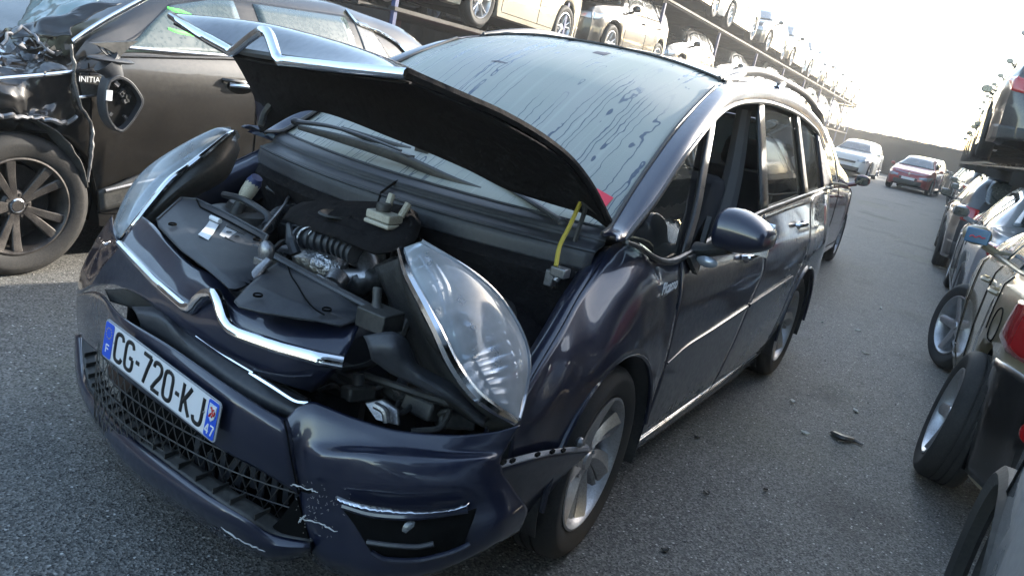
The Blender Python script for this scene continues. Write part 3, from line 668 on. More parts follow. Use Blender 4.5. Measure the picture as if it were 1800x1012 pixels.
# radiator shroud covers
cA = [AZ([(276, 388, .825), (318, 350, .845), (345, 352, .85), (395, 375, .85), (470, 416, .85)]),
      AZ([(278, 398, .82), (322, 385, .84), (370, 395, .845), (420, 416, .845), (462, 430, .845)]),
      AZ([(318, 440, .822), (345, 440, .835), (385, 446, .838), (430, 452, .84), (455, 448, .842)]),
      AZ([(366, 476, .82), (385, 476, .83), (412, 478, .832), (438, 474, .835), (456, 466, .838)]),
      AZ([(402, 506, .81), (412, 507, .812), (424, 504, .815), (440, 496, .82), (450, 484, .825)]),
      AZ([(404, 510, .79), (413, 511, .79), (426, 508, .79), (442, 500, .79), (452, 488, .79)])]
shA = loft('radiator_cover', cA, 40, 40, M['satin'], hero, .006, False, False, sharp=20)
cB = [AZ([(412, 530, .80), (440, 500, .825), (470, 474, .83), (490, 461, .83)]),
      AZ([(420, 540, .80), (470, 512, .828), (520, 492, .83), (560, 495, .83)]),
      AZ([(460, 550, .80), (520, 532, .825), (570, 518, .83), (610, 515, .83)]),
      AZ([(540, 562, .80), (580, 550, .82), (620, 540, .822), (646, 532, .82)]),
      AZ([(600, 573, .795), (622, 566, .80), (640, 556, .81), (654, 545, .81)])]
shB = loft('radiator_cover', cB, 40, 30, M['satin'], hero, .006, False, False, sharp=20)
for u, v, x in ((303, 397, .835), (452, 424, .85)): MB().lathe([(.009, .004), (.0105, .0055), (.012, .004), (.012, .0)], c=at(u, v, 'z', x) + V((.0, 0, .003)), axis=(.05, 0, .99), seg=20).build('rivet', M['void'], shA)
for u, v, x in ((453, 522, .825), (574, 547, .822)): MB().lathe([(.009, .004), (.0105, .0055), (.012, .004), (.012, .0)], c=at(u, v, 'z', x) + V((.0, 0, .003)), axis=(.05, 0, .99), seg=20).build('rivet', M['void'], shB)
MB().tube([p + V((0, 0, .004)) for p in AZ([(506, 471, .83), (512, 488, .83), (522, 503, .83), (537, 528, .828), (552, 545, .824), (570, 556, .818)])], .0022, 5, n=30).build('cover_groove', M['void'], shB)
MB().tube([p + V((0, 0, .003)) for p in AZ([(276, 388, .825), (318, 350, .845), (345, 352, .85), (395, 375, .85), (470, 416, .85), (462, 432, .845), (452, 470, .838), (450, 486, .825)])], .005, 6, n=90, smooth=False).build('cover_rim', M['satin'], shA)
MB().tube([p + V((0, 0, .004)) for p in AZ([(345, 352, .85), (352, 366, .85), (400, 390, .85), (455, 420, .85)])], .003, 5, n=40, smooth=False).build('cover_step', M['void'], shA)
def card(name, q, mt, parent, lift=.006):
    return MB().slab([p + V((0, 0, lift)) for p in AZ([(u, v, .846 - .012 * max(0, (v - 395) / 45)) for u, v in q])], (0, 0, 1), .0015).build(name, mt, parent, smooth=False)
card('paper_tag', [(368, 392), (384, 399), (376, 412), (366, 426), (348, 416), (358, 406)], M['white'], shA)
MB().tube([p + V((.0, 0, .016)) for p in AZ([(370, 391, .845), (386, 398, .845)])], .008, 8).build('paper_tag_curl', M['white'], shA)
lb = card('warning_label', [(399, 398), (433, 414), (417, 435), (385, 417)], mat('label_grey', (.45, .45, .46), .5), shA)
card('warning_band', [(400, 398.5), (432, 414), (429, 418.5), (396.5, 403)], M['ink'], lb, .0082)
for u, v in ((402, 413), (416, 421)): MB().lathe([(.007, .0), (.009, .001), (.007, .002)], c=at(u, v, 'z', .842) + V((0, 0, .008)), axis=(0, 0, 1), seg=12, closed=True).build('label_print', M['ink'], lb)
card('label_line', [(395, 421), (414, 431), (413, 432.5), (394, 422.5)], M['ink'], lb, .0082)
# lock bar, latch
lt = MB().tube(AX([(424, 512, .87), (438, 495, .84), (455, 475, .80), (474, 455, .77)]), [.006, .012, .015, .012], 8, n=10, flat=((0, 0, 1), .5)).blob(at(468, 442, 'x', .76), (.02, .025, .03)).box(at(462, 460, 'x', .77), (.03, .04, .02)).tube(AX([(458, 452, .77), (466, 432, .75), (476, 440, .76)]), .007, 6).build('bonnet_latch', M['steel'], hero, bevel=.002)
MB().tube(AX([(450, 432, .66), (560, 492, .70), (660, 545, .74)]), .014, 8, flat=((0, 0, 1), .6)).build('radiator_crossmember', M['satin'], hero)
MB().tube(AX([(664, 505, .72), (662, 530, .73), (664, 555, .74)]), [.013, .011, .02], 10, n=6).box(at(668, 560, 'x', .74), (.08, .09, .05)).build('headlamp_mount', M['plastic'], hero, bevel=.006)
# lamp support moulding (between shroud and left lamp)
loft('headlamp_carrier', [AX([(640, 592, .80), (690, 585, .78), (715, 600, .74), (730, 640, .72), (800, 680, .68), (860, 735, .62)]),
     AX([(650, 612, .82), (690, 612, .81), (712, 640, .78), (745, 668, .76), (800, 700, .72), (850, 745, .66)]),
     AX([(655, 630, .80), (690, 655, .78), (725, 672, .76), (760, 690, .74), (800, 708, .70), (845, 745, .66)])], 30, 12, M['satin'], hero, .01)
loft('headlamp_back', [AX([(700, 450, .66), (716, 520, .70), (735, 570, .72), (770, 620, .72), (840, 700, .68), (900, 745, .58)]),
     AX([(712, 450, .70), (728, 520, .73), (750, 570, .74), (785, 625, .745), (845, 705, .70), (905, 750, .60)]),
     AX([(660, 470, .45), (690, 540, .5), (720, 600, .55), (750, 660, .58), (800, 720, .58), (870, 760, .52)])], 24, 8, M['plastic'], hero, .006)
MB().slab(AX([(640, 708, .74), (672, 702, .73), (698, 720, .73), (700, 748, .74), (660, 738, .76)]), (-1, 0, 0), .01).build('crash_bracket', M['steel'], hero, bevel=.003)
MB().tube(AX([(660, 712, .76), (676, 722, .76), (680, 742, .76)]), .01, 8, n=8).build('bracket_bead', M['steel'], hero)
for u, v, x, r in ((630, 690, .68, .04), (600, 672, .6, .05), (745, 715, .6, .05), (800, 735, .55, .05), (700, 690, .58, .04), (770, 690, .5, .06)):
    c = at(u, v, 'x', x); Rm = Matrix.Rotation(u * .7, 3, 'Z') @ Matrix.Rotation(.4 - .001 * v, 3, 'Y')
    q = MB().box(c, (r * 1.5, r * 2, r), Rm).build('bay_component', M['plastic'], hero, bevel=.008)
    MB().lathe([(0, .03), (r * .35, .03), (r * .4, .02), (r * .4, 0)], c=c + Rm @ V((0, 0, r * .5)), axis=Rm @ V((0, 0, 1)), seg=16).build('component_cap', M['satin'], q)
    MB().tube([c + Rm @ V((0, r, 0)), c + Rm @ V((.02, r + .04, .02)), c + Rm @ V((.06, r + .05, -.02)), c + Rm @ V((.10, r, -.05))], .008, 7, n=14).build('component_cable', M['plastic'], q)
MB().box((.60, -.05, .40), (.05, .9, .34)).build('radiator', M['plastic'], hero)
MB().box((.74, 0, .40), (.06, 1.1, .10)).build('crash_beam', M['satin'], hero, bevel=.01)
# ---------------------------------------------------------------- hero: nose, bumper
nose = loft('nose_panel', [
    AX([(250, 380, .66), (270, 395, .70), (300, 430, .76), (335, 463, .80), (380, 488, .82), (425, 530, .85), (520, 560, .83), (633, 569, .76)]),
    AX([(225, 408, .72), (255, 440, .77), (290, 475, .815), (330, 503, .85), (380, 515, .87), (420, 552, .89), (515, 583, .875), (618, 604, .805)]),
    AX([(211, 430, .76), (250, 473, .82), (297, 520, .87), (340, 552, .89), (385, 565, .905), (425, 588, .91), (520, 621, .895), (602, 636, .83)]),
    AX([(180, 468, .73), (222, 490, .80), (270, 530, .86), (325, 572, .89), (385, 605, .905), (440, 632, .905), (510, 655, .89), (580, 662, .83)]),
    AX([(158, 503, .70), (198, 500, .78), (243, 517, .83), (300, 562, .87), (370, 618, .89), (440, 652, .89), (500, 674, .87), (550, 689, .82)])], 60, 36, M['navy'], hero, .005)
ch = AX([(211, 429, .775), (243, 463, .83), (274, 495, .86), (326, 540, .895), (336, 542, .90), (346, 528, .90), (358, 517, .90), (376, 515, .905), (384, 530, .915), (394, 562, .92), (404, 577, .925), (420, 586, .925), (495, 612, .905), (560, 629, .88), (602, 637, .84)])
band('chrome_strip', ch, [(0, .022), (.3, .028), (.5, .030), (1, .036)], nose, depth=.014, n=90)
# right-hand corner of the bumper (left in the picture)
cr_ = loft('bumper_corner', [
    AX([(197, 378, .46), (200, 405, .58), (208, 426, .72), (226, 442, .79)]),
    AX([(165, 430, .50), (178, 440, .62), (200, 455, .72), (218, 465, .77)]),
    AX([(142, 480, .53), (158, 480, .64), (180, 482, .72), (200, 485, .765)]),
    AX([(136, 520, .55), (146, 512, .66), (165, 503, .72), (200, 499, .775)])], 20, 20, M['navy'], hero, .005)
bar = loft('bumper_bar', [
    AX([(136, 522, .555), (150, 514, .66), (176, 515, .78), (215, 556, .90), (300, 608, .94), (400, 676, .95), (480, 727, .93), (505, 737, .915)]),
    AX([(136, 540, .56), (149, 530, .67), (178, 532, .80), (214, 574, .915), (298, 630, .955), (398, 698, .965), (482, 750, .945), (512, 762, .925)]),
    AX([(137, 565, .565), (150, 570, .68), (178, 590, .80), (210, 622, .91), (294, 678, .955), (394, 748, .965), (478, 795, .94), (518, 815, .92)]),
    AX([(140, 588, .57), (152, 600, .68), (180, 625, .80), (208, 655, .895), (290, 716, .94), (390, 788, .95), (470, 832, .925), (527, 868, .89)])], 60, 24, M['navy'], hero, .006)
skin = loft('bumper_skin', [
    AX([(502, 737, .915), (525, 715, .895), (550, 706, .87), (620, 733, .83), (700, 756, .785), (800, 764, .71), (870, 758, .645), (914, 747, .60)]),
    AX([(504, 752, .922), (527, 735, .90), (555, 728, .88), (622, 752, .84), (700, 774, .795), (798, 781, .72), (860, 778, .66), (902, 765, .61)]),
    AX([(510, 775, .925), (530, 768, .905), (562, 778, .89), (630, 783, .85), (710, 789, .80), (795, 796, .73), (850, 796, .675), (888, 790, .625)]),
    AX([(513, 795, .922), (532, 792, .905), (566, 800, .905), (636, 800, .875), (712, 806, .825), (795, 808, .755), (850, 806, .695), (880, 805, .64)]),
    AX([(520, 830, .91), (540, 835, .90), (572, 838, .90), (645, 848, .875), (722, 855, .83), (800, 850, .765), (850, 838, .70), (882, 828, .64)]),
    AX([(527, 868, .885), (548, 870, .885), (595, 880, .885), (655, 893, .855), (730, 898, .81), (820, 890, .735), (870, 880, .675), (905, 865, .60)]),
    AX([(535, 910, .88), (556, 925, .88), (600, 935, .88), (660, 945, .86), (735, 950, .82), (820, 935, .745), (880, 915, .67), (925, 895, .56)]),
    AX([(545, 958, .87), (570, 975, .87), (610, 990, .865), (665, 1003, .85), (735, 1002, .81), (815, 977, .745), (875, 945, .67), (915, 925, .56)]),
    AX([(545, 978, .80), (570, 998, .80), (610, 1012, .80), (665, 1020, .79), (735, 1015, .76), (815, 985, .70), (875, 953, .64), (915, 930, .54)])], 64, 60, M['navy'], hero, .006, sharp=60)
bs = loft('bumper_side', [
    AY([(866, 826, .872), (930, 807, .91), (985, 796, .925), (1037, 792, .93)]),
    AY([(870, 850, .868), (925, 835, .90), (975, 818, .92), (1030, 798, .93)]),
    AY([(880, 890, .855), (915, 880, .88), (950, 860, .90), (1000, 825, .918)]),
    AY([(880, 940, .82), (905, 925, .84), (935, 900, .87), (975, 855, .90)])], 30, 20, M['navy'], hero, .005)
edge = loft('torn_flange', [AY([(876, 812, .868), (930, 797, .90), (985, 787, .92), (1034, 783, .928)]), AY([(868, 826, .874), (930, 808, .912), (985, 797, .927), (1037, 793, .932)])], 30, 4, dusty(mat('scuffed_flange', (.2, .2, .21), .6), (.26, .26, .27), (.10, .09, .08), .8, 20, .5, .7), bs, .004)
for u, v in ((885, 812), (901, 809), (945, 798), (971, 793), (990, 791)): MB().box(at(u, v, 'y', .905 if u < 920 else .928), (.018, .008, .008)).build('clip_slot', M['void'], edge)
MB().blob(at(1019, 777, 'y', .93), (.016, .014, .016), 7, 5).build('broken_clip', M['steel'], edge, smooth=False)
# fog lamp housing : proud black patch painted for the recess's shade, with a lamp
fg = loft('fog_dark_patch', [
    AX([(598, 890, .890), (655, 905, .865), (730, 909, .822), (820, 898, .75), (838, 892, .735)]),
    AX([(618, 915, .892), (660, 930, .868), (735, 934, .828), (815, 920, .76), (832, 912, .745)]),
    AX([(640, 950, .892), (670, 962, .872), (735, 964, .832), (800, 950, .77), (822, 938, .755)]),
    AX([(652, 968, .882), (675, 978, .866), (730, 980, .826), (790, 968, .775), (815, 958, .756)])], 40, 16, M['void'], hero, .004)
MB().tube(AX([(602, 888, .905), (655, 903, .878), (730, 907, .836), (822, 895, .76)]), .009, 8, n=30).build('recess_lip', M['navy'], fg)
MB().tube(AX([(652, 970, .892), (675, 982, .876), (735, 984, .836), (800, 968, .78), (826, 955, .755)]), .007, 8, n=30).build('recess_lip', M['navy'], fg)
MB().tube(AX([(645, 952, .90), (690, 958, .88), (735, 960, .85), (762, 955, .83)]), .006, 6, n=20).build('recess_fin', M['satin'], fg)
MB().lathe([(0, .012), (.02, .011), (.030, .007), (.036, 0), (.036, -.02)], c=at(728, 935, 'x', .822), axis=(.75, .62, .1), seg=28).build('fog_lamp', dusty(mat('fog_glass', (.1, .1, .1), .25, .3, .6), (.09, .10, .11), (.2, .2, .2), .5, 20, .2, .4), fg)
# chrome crumpled strip
P0 = spl(AX([(592, 870, .905), (625, 882, .895), (680, 892, .87), (740, 896, .835), (800, 890, .785), (826, 882, .76)]), 60); P1 = spl(AX([(597, 880, .905), (625, 891, .895), (680, 899, .87), (740, 901, .835), (800, 895, .785), (822, 887, .76)]), 60)
G = []
for i, (a, b) in enumerate(zip(P0, P1)):
    j = random.uniform(-.003, .004); G.append([a + V((.002, 0, 0)), a.lerp(b, .5) + V((.008 + j, .003, 0)), b + V((.002, 0, 0))])
MB().grid(G).build('fog_chrome', M['chrome'], hero, thick=.002, sharp=20)
# lower lip
lipo = [(133, 588, .57), (133, 640, .65), (141, 685, .74), (181, 758, .87), (234, 822, .94), (328, 887, .975), (393, 927, .97), (474, 975, .93), (545, 965, .89)]
lipi = [(144, 590, .57), (146, 632, .65), (157, 681, .74), (218, 755, .885), (295, 816, .955), (385, 881, .985), (430, 908, .975), (478, 938, .935), (545, 953, .89)]
lipm = [(138, 589, .575), (138, 636, .66), (148, 680, .755), (202, 758, .895), (264, 818, .965), (356, 884, .995), (410, 918, .985), (476, 957, .945), (545, 960, .90)]
under = [(135, 600, .53), (136, 655, .60), (150, 712, .68), (190, 780, .80), (250, 850, .87), (340, 912, .90), (400, 950, .90), (476, 985, .87), (545, 975, .84)]
lip = loft('bumper_lip', [AX(lipi), AX(lipm), AX(lipo), AX(under)], 70, 16, M['navy'], hero, .006)
inn = [(p[0] + 4, p[1] - 2, p[2] - .08) for p in lipi]
loft('lip_ledge', [AX(lipi), [p + V((-.05, 0, .008)) for p in AX(lipi)]], 60, 5, M['plastic'], lip, .004)
# ribs along the ledge
P_ = spl([p for p in AX(lipi)], 22)
for p in P_[2:-2]: MB().box(p + V((-.03, 0, .010)), (.05, .004, .018)).build('ledge_rib', M['plastic'], lip)
# torn lower corner
BP = mat('bare_plastic', (.5, .5, .48), .7)
for q in ([(392, 925, .985), (420, 945, .985), (455, 962, .96), (470, 968, .95)], [(513, 853, .935), (525, 851, .935), (545, 858, .93), (562, 862, .93)], [(531, 908, .90), (545, 914, .90), (560, 915, .90), (580, 926, .90), (595, 932, .895)], [(528, 916, .90), (540, 903, .90)]):
    MB().tube([p + V((.004 + random.uniform(0, .002), random.uniform(-.002, .002), random.uniform(-.003, .003))) for p in spl(AX(q), 16)], [.001, .003, .0015, .003, .001], 5, flat=((0, 0, 1), .6)).build('tear_edge', BP, hero)
MB().slab([p + V((.006, 0, 0)) for p in AX([(470, 935, .93), (500, 905, .90), (524, 872, .89), (534, 905, .88), (545, 945, .88), (520, 955, .90)])], (-1, 0, 0), .01).build('torn_hole', M['void'], hero)
MB().slab([p + V((.004, 0, 0)) for p in AX([(524, 860, .925), (540, 858, .925), (560, 863, .92), (545, 866, .92)])], (-1, 0, 0), .004).build('crack', M['void'], hero)
MB().tube([p + V((.006, 0, 0)) for p in AX([(503, 738, .918), (508, 760, .93), (514, 800, .927), (528, 866, .895)])], .0022, 5, n=20).build('panel_gap', M['void'], hero)
for q in ([(512, 790, .93), (520, 842, .915), (518, 800, .925)],):
    pass
sf = MB(); rs_ = random.Random(5)
for i in range(70):
    u = rs_.gauss(560, 22); v = rs_.gauss(885, 26); dx = .0
    p = at(u, v, 'x', .90 + .0); hit = None
    t_ = (v - 868) / 90; x_ = f1([(527, .895), (560, .897), (600, .893), (655, .86)], u)
    p = at(u, v, 'x', x_ + .004); q = p + V((0, rs_.uniform(-.006, .006), rs_.uniform(-.006, .006)))
    sf.tube([p, p.lerp(q, .5) + V((.0005, 0, 0)), q], .0009, 4)
sf.build('scuff_marks', mat('scuff_grey', (.22, .21, .20), .8), hero)
# intake: backing, lattice grille
def xf(y): return .99 - .50 * abs(y) ** 2.4
bk = [[V((xf(y) - .20, y, z)) for z in (.10, .25, .42, .56)] for y in [-.58 + 1.06 * i / 14 for i in range(15)]]
MB().grid(bk).build('intake_backing', M['void'], hero, thick=.004)
gm = MB(); zt_ = lambda y: .445 - .0 * y; zb_ = lambda y: .19 + .03 * abs(y)
def gp(y, z): return V((xf(y) - .07 - .04 * abs(z - .35), y, z))
for k in range(6):
    z0 = .185 + k * .047
    gm.tube([gp(-.42 + .90 * i / 16, z0 + .02 * ((-.42 + .90 * i / 16) ** 2)) for i in range(17)], .0022, 5)
for k in range(24):
    y0 = -.44 + k * .038
    for sl in (.13, -.13):
        pts = [gp(max(-.42, min(.48, y0 + sl * t)), .18 + .26 * t) for t in (0, .33, .66, 1)]
        gm.tube(pts, .0018, 4)
gm.build('lower_grille', dusty(mat('grille_plastic', (.03, .03, .03), .5), (.028, .027, .026), (.10, .09, .08), .6, 10, .4, .6), hero)
bits = MB()
for i in range(12):
    y = .05 + .38 * (i / 11); bits.box(V((xf(y) - .145, y, random.uniform(.2, .36))), (.006, .02, random.uniform(.08, .2)), Matrix.Rotation(random.uniform(-.6, .6), 3, 'X'))
bits.build('condenser_fins', M['satin'], hero)
MB().blob(at(215, 660, 'x', .80), (.02, .07, .05), 10, 6).build('broken_foam', mat('brown_foam', (.05, .03, .022), .9), hero)
# buckled upper grille slats between bar and nose
loft('upper_grille', [
    AX([(232, 540, .85), (285, 541, .83), (330, 575, .86), (400, 625, .88), (470, 668, .88), (545, 705, .83)]),
    AX([(240, 552, .90), (285, 560, .90), (330, 605, .91), (395, 655, .92), (460, 695, .91), (530, 722, .87)]),
    AX([(250, 575, .89), (290, 590, .90), (335, 630, .91), (395, 675, .92), (455, 712, .91), (520, 730, .88)]),
    AX([(235, 580, .86), (285, 604, .87), (340, 645, .87), (400, 685, .88), (460, 722, .88), (520, 738, .86)])], 50, 20, M['satin'], hero, .005)
loft('grille_surround', [
    AX([(185, 508, .76), (230, 510, .80), (290, 540, .83), (360, 592, .85), (440, 642, .86), (540, 700, .80)]),
    AX([(195, 530, .78), (240, 545, .80), (290, 580, .82), (360, 630, .83), (440, 680, .84), (530, 722, .80)])], 40, 8, M['plastic'], hero, .006)
MB().tube(AX([(440, 655, .90), (480, 680, .90), (520, 705, .885), (542, 708, .87)]), .006, 6, n=16).build('grille_chrome', M['chrome'], hero)
MB().tube(AX([(345, 590, .895), (400, 628, .90), (445, 655, .905)]), .003, 5, n=16).build('grille_chrome', M['chrome'], hero)
sl = MB()
for a, b in (((322, 640, .93), (345, 657, .935)), ((352, 664, .94), (378, 682, .94)), ((392, 690, .945), (412, 704, .945)), ((420, 708, .945), (436, 719, .945)), ((444, 722, .94), (470, 738, .935))):
    sl.tube([p + V((0, 0, .004)) for p in AX([a, b])], .007, 6, flat=((1, 0, 0), .6))
sl.build('bar_slots', M['void'], bar)
# ---------------------------------------------------------------- number plate
pl_c = [at(203.8, 562.8, 'x', .966), at(182.6, 622.3, 'x', .966), at(380.8, 778.8, 'x', .985), at(395.6, 715.6, 'x', .985)]
O = pl_c[1]; ex = (pl_c[2] - O); ey = (pl_c[0] - O + pl_c[3] - pl_c[2]) / 2; LX, LY = ex.length, ey.length; ex.normalize(); ez = ex.cross(ey).normalized(); ey = ez.cross(ex)
if ez.x < 0: ez = -ez
PW, PH = LX, LY
def PP(a, b, h=0): return O + ex * (a * PW / 520) + ey * (b * PH / 110) + ez * (.004 + h)
def rrect(x0, y0, x1, y1, r, n=5):
    out = []
    for cx, cy, a0 in ((x1 - r, y1 - r, 0), (x0 + r, y1 - r, 90), (x0 + r, y0 + r, 180), (x1 - r, y0 + r, 270)):
        for i in range(n + 1):
            a = math.radians(a0 + 90 * i / n); out.append((cx + r * math.cos(a), cy + r * math.sin(a)))
    return out
def pslab(name, pts, h, mt, parent, th=.0012): return MB().slab([PP(a, b, h) for a, b in pts], ez, th).build(name, mt, parent, smooth=False)
M['plate_rim'] = mat('plate_rim', (.35, .36, .38), .4)
pb = pslab('number_plate', rrect(0, 0, 520, 110, 12), 0, M['plate_rim'], hero, .003)
pslab('plate_face', rrect(5, 5, 515, 105, 9), .003, M['white'], pb)
pslab('blue_band', rrect(5, 5, 46, 105, 7), .0046, M['blue'], pb)
pslab('blue_band', rrect(474, 5, 515, 105, 7), .0046, M['blue'], pb)
def strokes(name, chars, h, r, mt, parent, flat=.35):
    b = MB()
    for pts in chars:
        b.tube([PP(a, c, h) for a, c in pts], r, 8, flat=(ez, flat), n=max(2, 3 * len(pts)), smooth=True)
        for e in (pts[0], pts[-1]): pass
    return b.build(name, mt, parent)
def gly(ch, x, y=16, w=38, h=78):
    o = {'C': [[(1, .82), (.85, .97), (.5, 1), (.15, .95), (.02, .8), (0, .5), (.02, .2), (.15, .05), (.5, 0), (.85, .04), (1, .18)]],
         'G': [[(1, .82), (.85, .97), (.5, 1), (.15, .95), (.02, .8), (0, .5), (.02, .2), (.15, .05), (.5, 0), (.85, .04), (1, .16), (1, .45)], [(1, .45), (.6, .45)]],
         '-': [[(.1, .48), (.75, .48)]],
         '7': [[(0, 1), (.5, 1), (1, 1)], [(1, 1), (.62, .5), (.32, 0)]],
         '2': [[(0, .8), (.08, .95), (.5, 1), (.88, .94), (.98, .77), (.85, .58), (.4, .3), (.02, .02)], [(.0, 0), (.5, 0), (1, 0)]],
         '0': [[(.5, 1), (.12, .94), (0, .78), (0, .5), (0, .22), (.12, .06), (.5, 0), (.88, .06), (1, .22), (1, .5), (1, .78), (.88, .94), (.5, 1)]],
         'K': [[(0, 0), (0, .5), (0, 1)], [(.95, 1), (.45, .62), (.05, .36)], [(.3, .5), (.65, .22), (1, 0)]],
         'J': [[(1, 1), (1, .5), (.98, .18), (.85, .04), (.5, 0), (.15, .05), (0, .2)]],
         'F': [[(0, 0), (0, .5), (0, 1)], [(0, 1), (.5, 1), (1, 1)], [(0, .52), (.4, .52), (.85, .52)]],
         '4': [[(.75, 0), (.75, .5), (.75, 1)], [(.75, 1), (.3, .6), (0, .27)], [(0, .27), (.5, .27), (1.05, .27)]]}[ch]
    return [[(x + a * w, y + b * h) for a, b in s_] for s_ in o]
allc = []
xx = 60
for ch in 'CG-720-KJ':
    w = 37 if ch != '-' else 24
    allc += gly(ch, xx, w=w); xx += w + (16 if ch != '-' else 10)
kx = 463 / xx
allc = [[(60 + (a - 60) * (396 / (xx - 16 - 60)), b) for a, b in s_] for s_ in allc]
strokes('registration', allc, .0046, .0062, M['ink'], pb)
strokes('country_letter', gly('F', 20, 20, 14, 22), .0062, .0022, M['white'], pb)
strokes('department', gly('4', 478, 14, 13, 26) + gly('7', 497, 14, 13, 26), .0062, .0024, M['white'], pb)
stb = MB()
for i in range(12):
    a = i * math.pi / 6; c = PP(25.5 + 13 * math.cos(a), 76 + 15 * math.sin(a), .0058); stb.slab([c + (ex * math.cos(t) + ey * math.sin(t)) * (.0024 if k % 2 == 0 else .001) for k, t in enumerate([math.pi / 5 * q + math.pi / 2 for q in range(10)])], ez, .0008)
stb.build('star_ring', M['yellow'], pb, smooth=False)
sh = [(480, 96), (509, 96), (509, 72), (505, 60), (494.5, 50), (484, 60), (480, 72)]
cr2 = pslab('crest', sh, .0058, mat('crest_pale', (.55, .65, .72), .4), pb)
pslab('crest_half', [(494.5, 95), (508, 95), (508, 72), (504, 61), (494.5, 52)], .0072, M['white'], cr2)
b = MB()
for pts in ([(488, 88), (494, 84), (497, 76), (503, 70)], [(497, 76), (490, 70), (487, 62)], [(495, 82), (502, 86)], [(499, 74), (497, 64)], [(503, 70), (505, 78), (503, 82)]):
    b.tube([PP(a + 1, c, .0085) for a, c in pts], .0024, 6, n=8)
b.build('crest_beast', mat('crest_red', (.5, .03, .03), .5), cr2)
for a in (55, 462): MB().blob(PP(a, 60, .005), (.003, .003, .003), 8, 6).build('plate_screw', M['steel'], pb)
# ---------------------------------------------------------------- headlamps
HLp = [((704, 438, .70), (741, 424, .66)), ((719, 484, .735), (821, 472, .60)), ((746, 536, .755), (869, 512, .53)), ((770, 583, .76), (904, 559, .48)), ((794, 635, .755), (924, 603, .46)), ((829, 686, .73), (930, 642, .475)), ((869, 718, .67), (922, 698, .52)), ((905, 740, .60), (912, 736, .585))]
def lens(HLp, bulge, out, name='headlight'):
    rows = []; inner = []
    for i, (a, b) in enumerate(HLp):
        A_, B_ = at(a[0], a[1], 'x', a[2]), at(b[0], b[1], 'x', b[2]); k = math.sin(math.pi * i / (len(HLp) - 1)) ** .6 if 0 < i < len(HLp) - 1 else .1
        q = [(0, 0), (.12, .6), (.35, .95), (.6, 1), (.82, .75), (1, 0)]
        rows.append([A_.lerp(B_, t) + V(out) * bulge * k * h for t, h in q])
        inner.append([A_.lerp(B_, .04 + .92 * t) - V(out) * (.10 * k * (.35 + .65 * math.sin(math.pi * t)) + .01) for t, h in q])
    return rows, inner
rows, inner = lens(HLp, .045, (.62, .55, .45))
M['reflector'] = dusty(mat('reflector', (.6, .62, .66), .3, .9), (.62, .65, .70), (.3, .33, .38), .6, 9, .15, .4)
hl = loft('headlight', inner, 30, 40, M['reflector'], hero, .003)
# ribbed bowl
G = loftP(inner, 40, 60); rp = MB(); up_ = V((.5, .3, .6)).normalized()
G2 = [[G[i][j] + V((.6, .5, .5)) * (.010 + .006 * math.sin(j * 2.1)) for j in range(26, 56)] for i in range(18, 37)]
rp.grid(G2).build('ribbed_reflector', M['reflector'], hl, thick=.002)
c = at(808, 590, 'x', .66)
MB().lathe([(0, .0), (.02, -.006), (.045, -.03), (.058, -.035), (.062, -.02), (.066, -.035)], c=c, axis=(.75, .45, .35), seg=28).build('projector', M['chrome'], hl)
MB().blob(c, (.03, .03, .03), 16, 10).build('bulb', M['lampglass'], hl)
arc_ = [at(735, 448, 'x', .66), at(765, 500, 'x', .68), at(785, 560, 'x', .70)]; arc2 = [at(765, 450, 'x', .62), at(795, 505, 'x', .62), at(800, 565, 'x', .64)]
loft('indicator_bowl', [arc_, arc2], 24, 6, M['reflector'], hl, .004)
MB().tube([p + V((.01, .01, .01)) for p in arc2], .005, 6, n=20).build('bowl_edge', M['satin'], hl)
ln = loft('lens', rows, 30, 50, M['lens'], hl, 0)
MB().tube([r[0] for r in rows], [.010, .014, .015, .016, .016, .014, .01], 8, n=50).build('lens_rim', M['chrome'], hl)
MB().tube([r[-1] for r in rows], .006, 8, n=50).build('lens_rim', M['lampglass'], hl)
GR = loftP(rows, 40, 60)
for i in range(13):
    t0 = .40 + .045 * i; j = int(t0 * 59)
    MB().tube([GR[k][j] - V((.62, .55, .45)) * (.02 + .0006 * k) for k in range(22, 35)], .0028, 5).build('reflector_rib', M['chrome'], hl)
MB().tube([GR[35][j] - V((.62, .55, .45)) * .012 for j in range(6, 58, 3)], .004, 6).build('reflector_edge', M['chrome'], hl)
for i in range(9):
    j = 5 + i * 3; MB().tube([GR[k][j] - V((.62, .55, .45)) * .018 for k in range(5, 14)], .0025, 5).build('reflector_rib', M['chrome'], hl)
dots = MB()
for i in range(9):
    t = .42 + .5 * i / 8; j = int(t * 49); P = loftP(rows, 30, 50)[25][j]; dots.blob(P - V((.62, .55, .45)) * .03, (.008, .008, .010), 8, 6)
dots.build('led_row', M['chrome'], hl)
HRp = [((205, 421, .63), (209, 426, .64)), ((202, 397, .60), (232, 399, .635)), ((221, 348, .55), (265, 357, .58)), ((246, 312, .50), (300, 316, .52)), ((277, 285, .46), (330, 294, .46)), ((336, 249, .38), (366, 265, .39)), ((383, 227, .29), (399, 237, .29)), ((405, 226, .24), (410, 231, .24))]
rows, inner = lens(HRp, .035, (.7, -.2, .45))
hr = loft('headlight', inner, 24, 36, M['reflector'], hero, .003)
loft('lens', rows, 30, 50, M['lens'], hr, 0)
MB().tube([r[-1] for r in rows], [.006, .010, .012, .012, .012, .008, .005], 8, n=50).build('lens_rim', M['chrome'], hr)
MB().tube([r[0] for r in rows], .005, 8, n=50).build('lens_rim', M['lampglass'], hr)
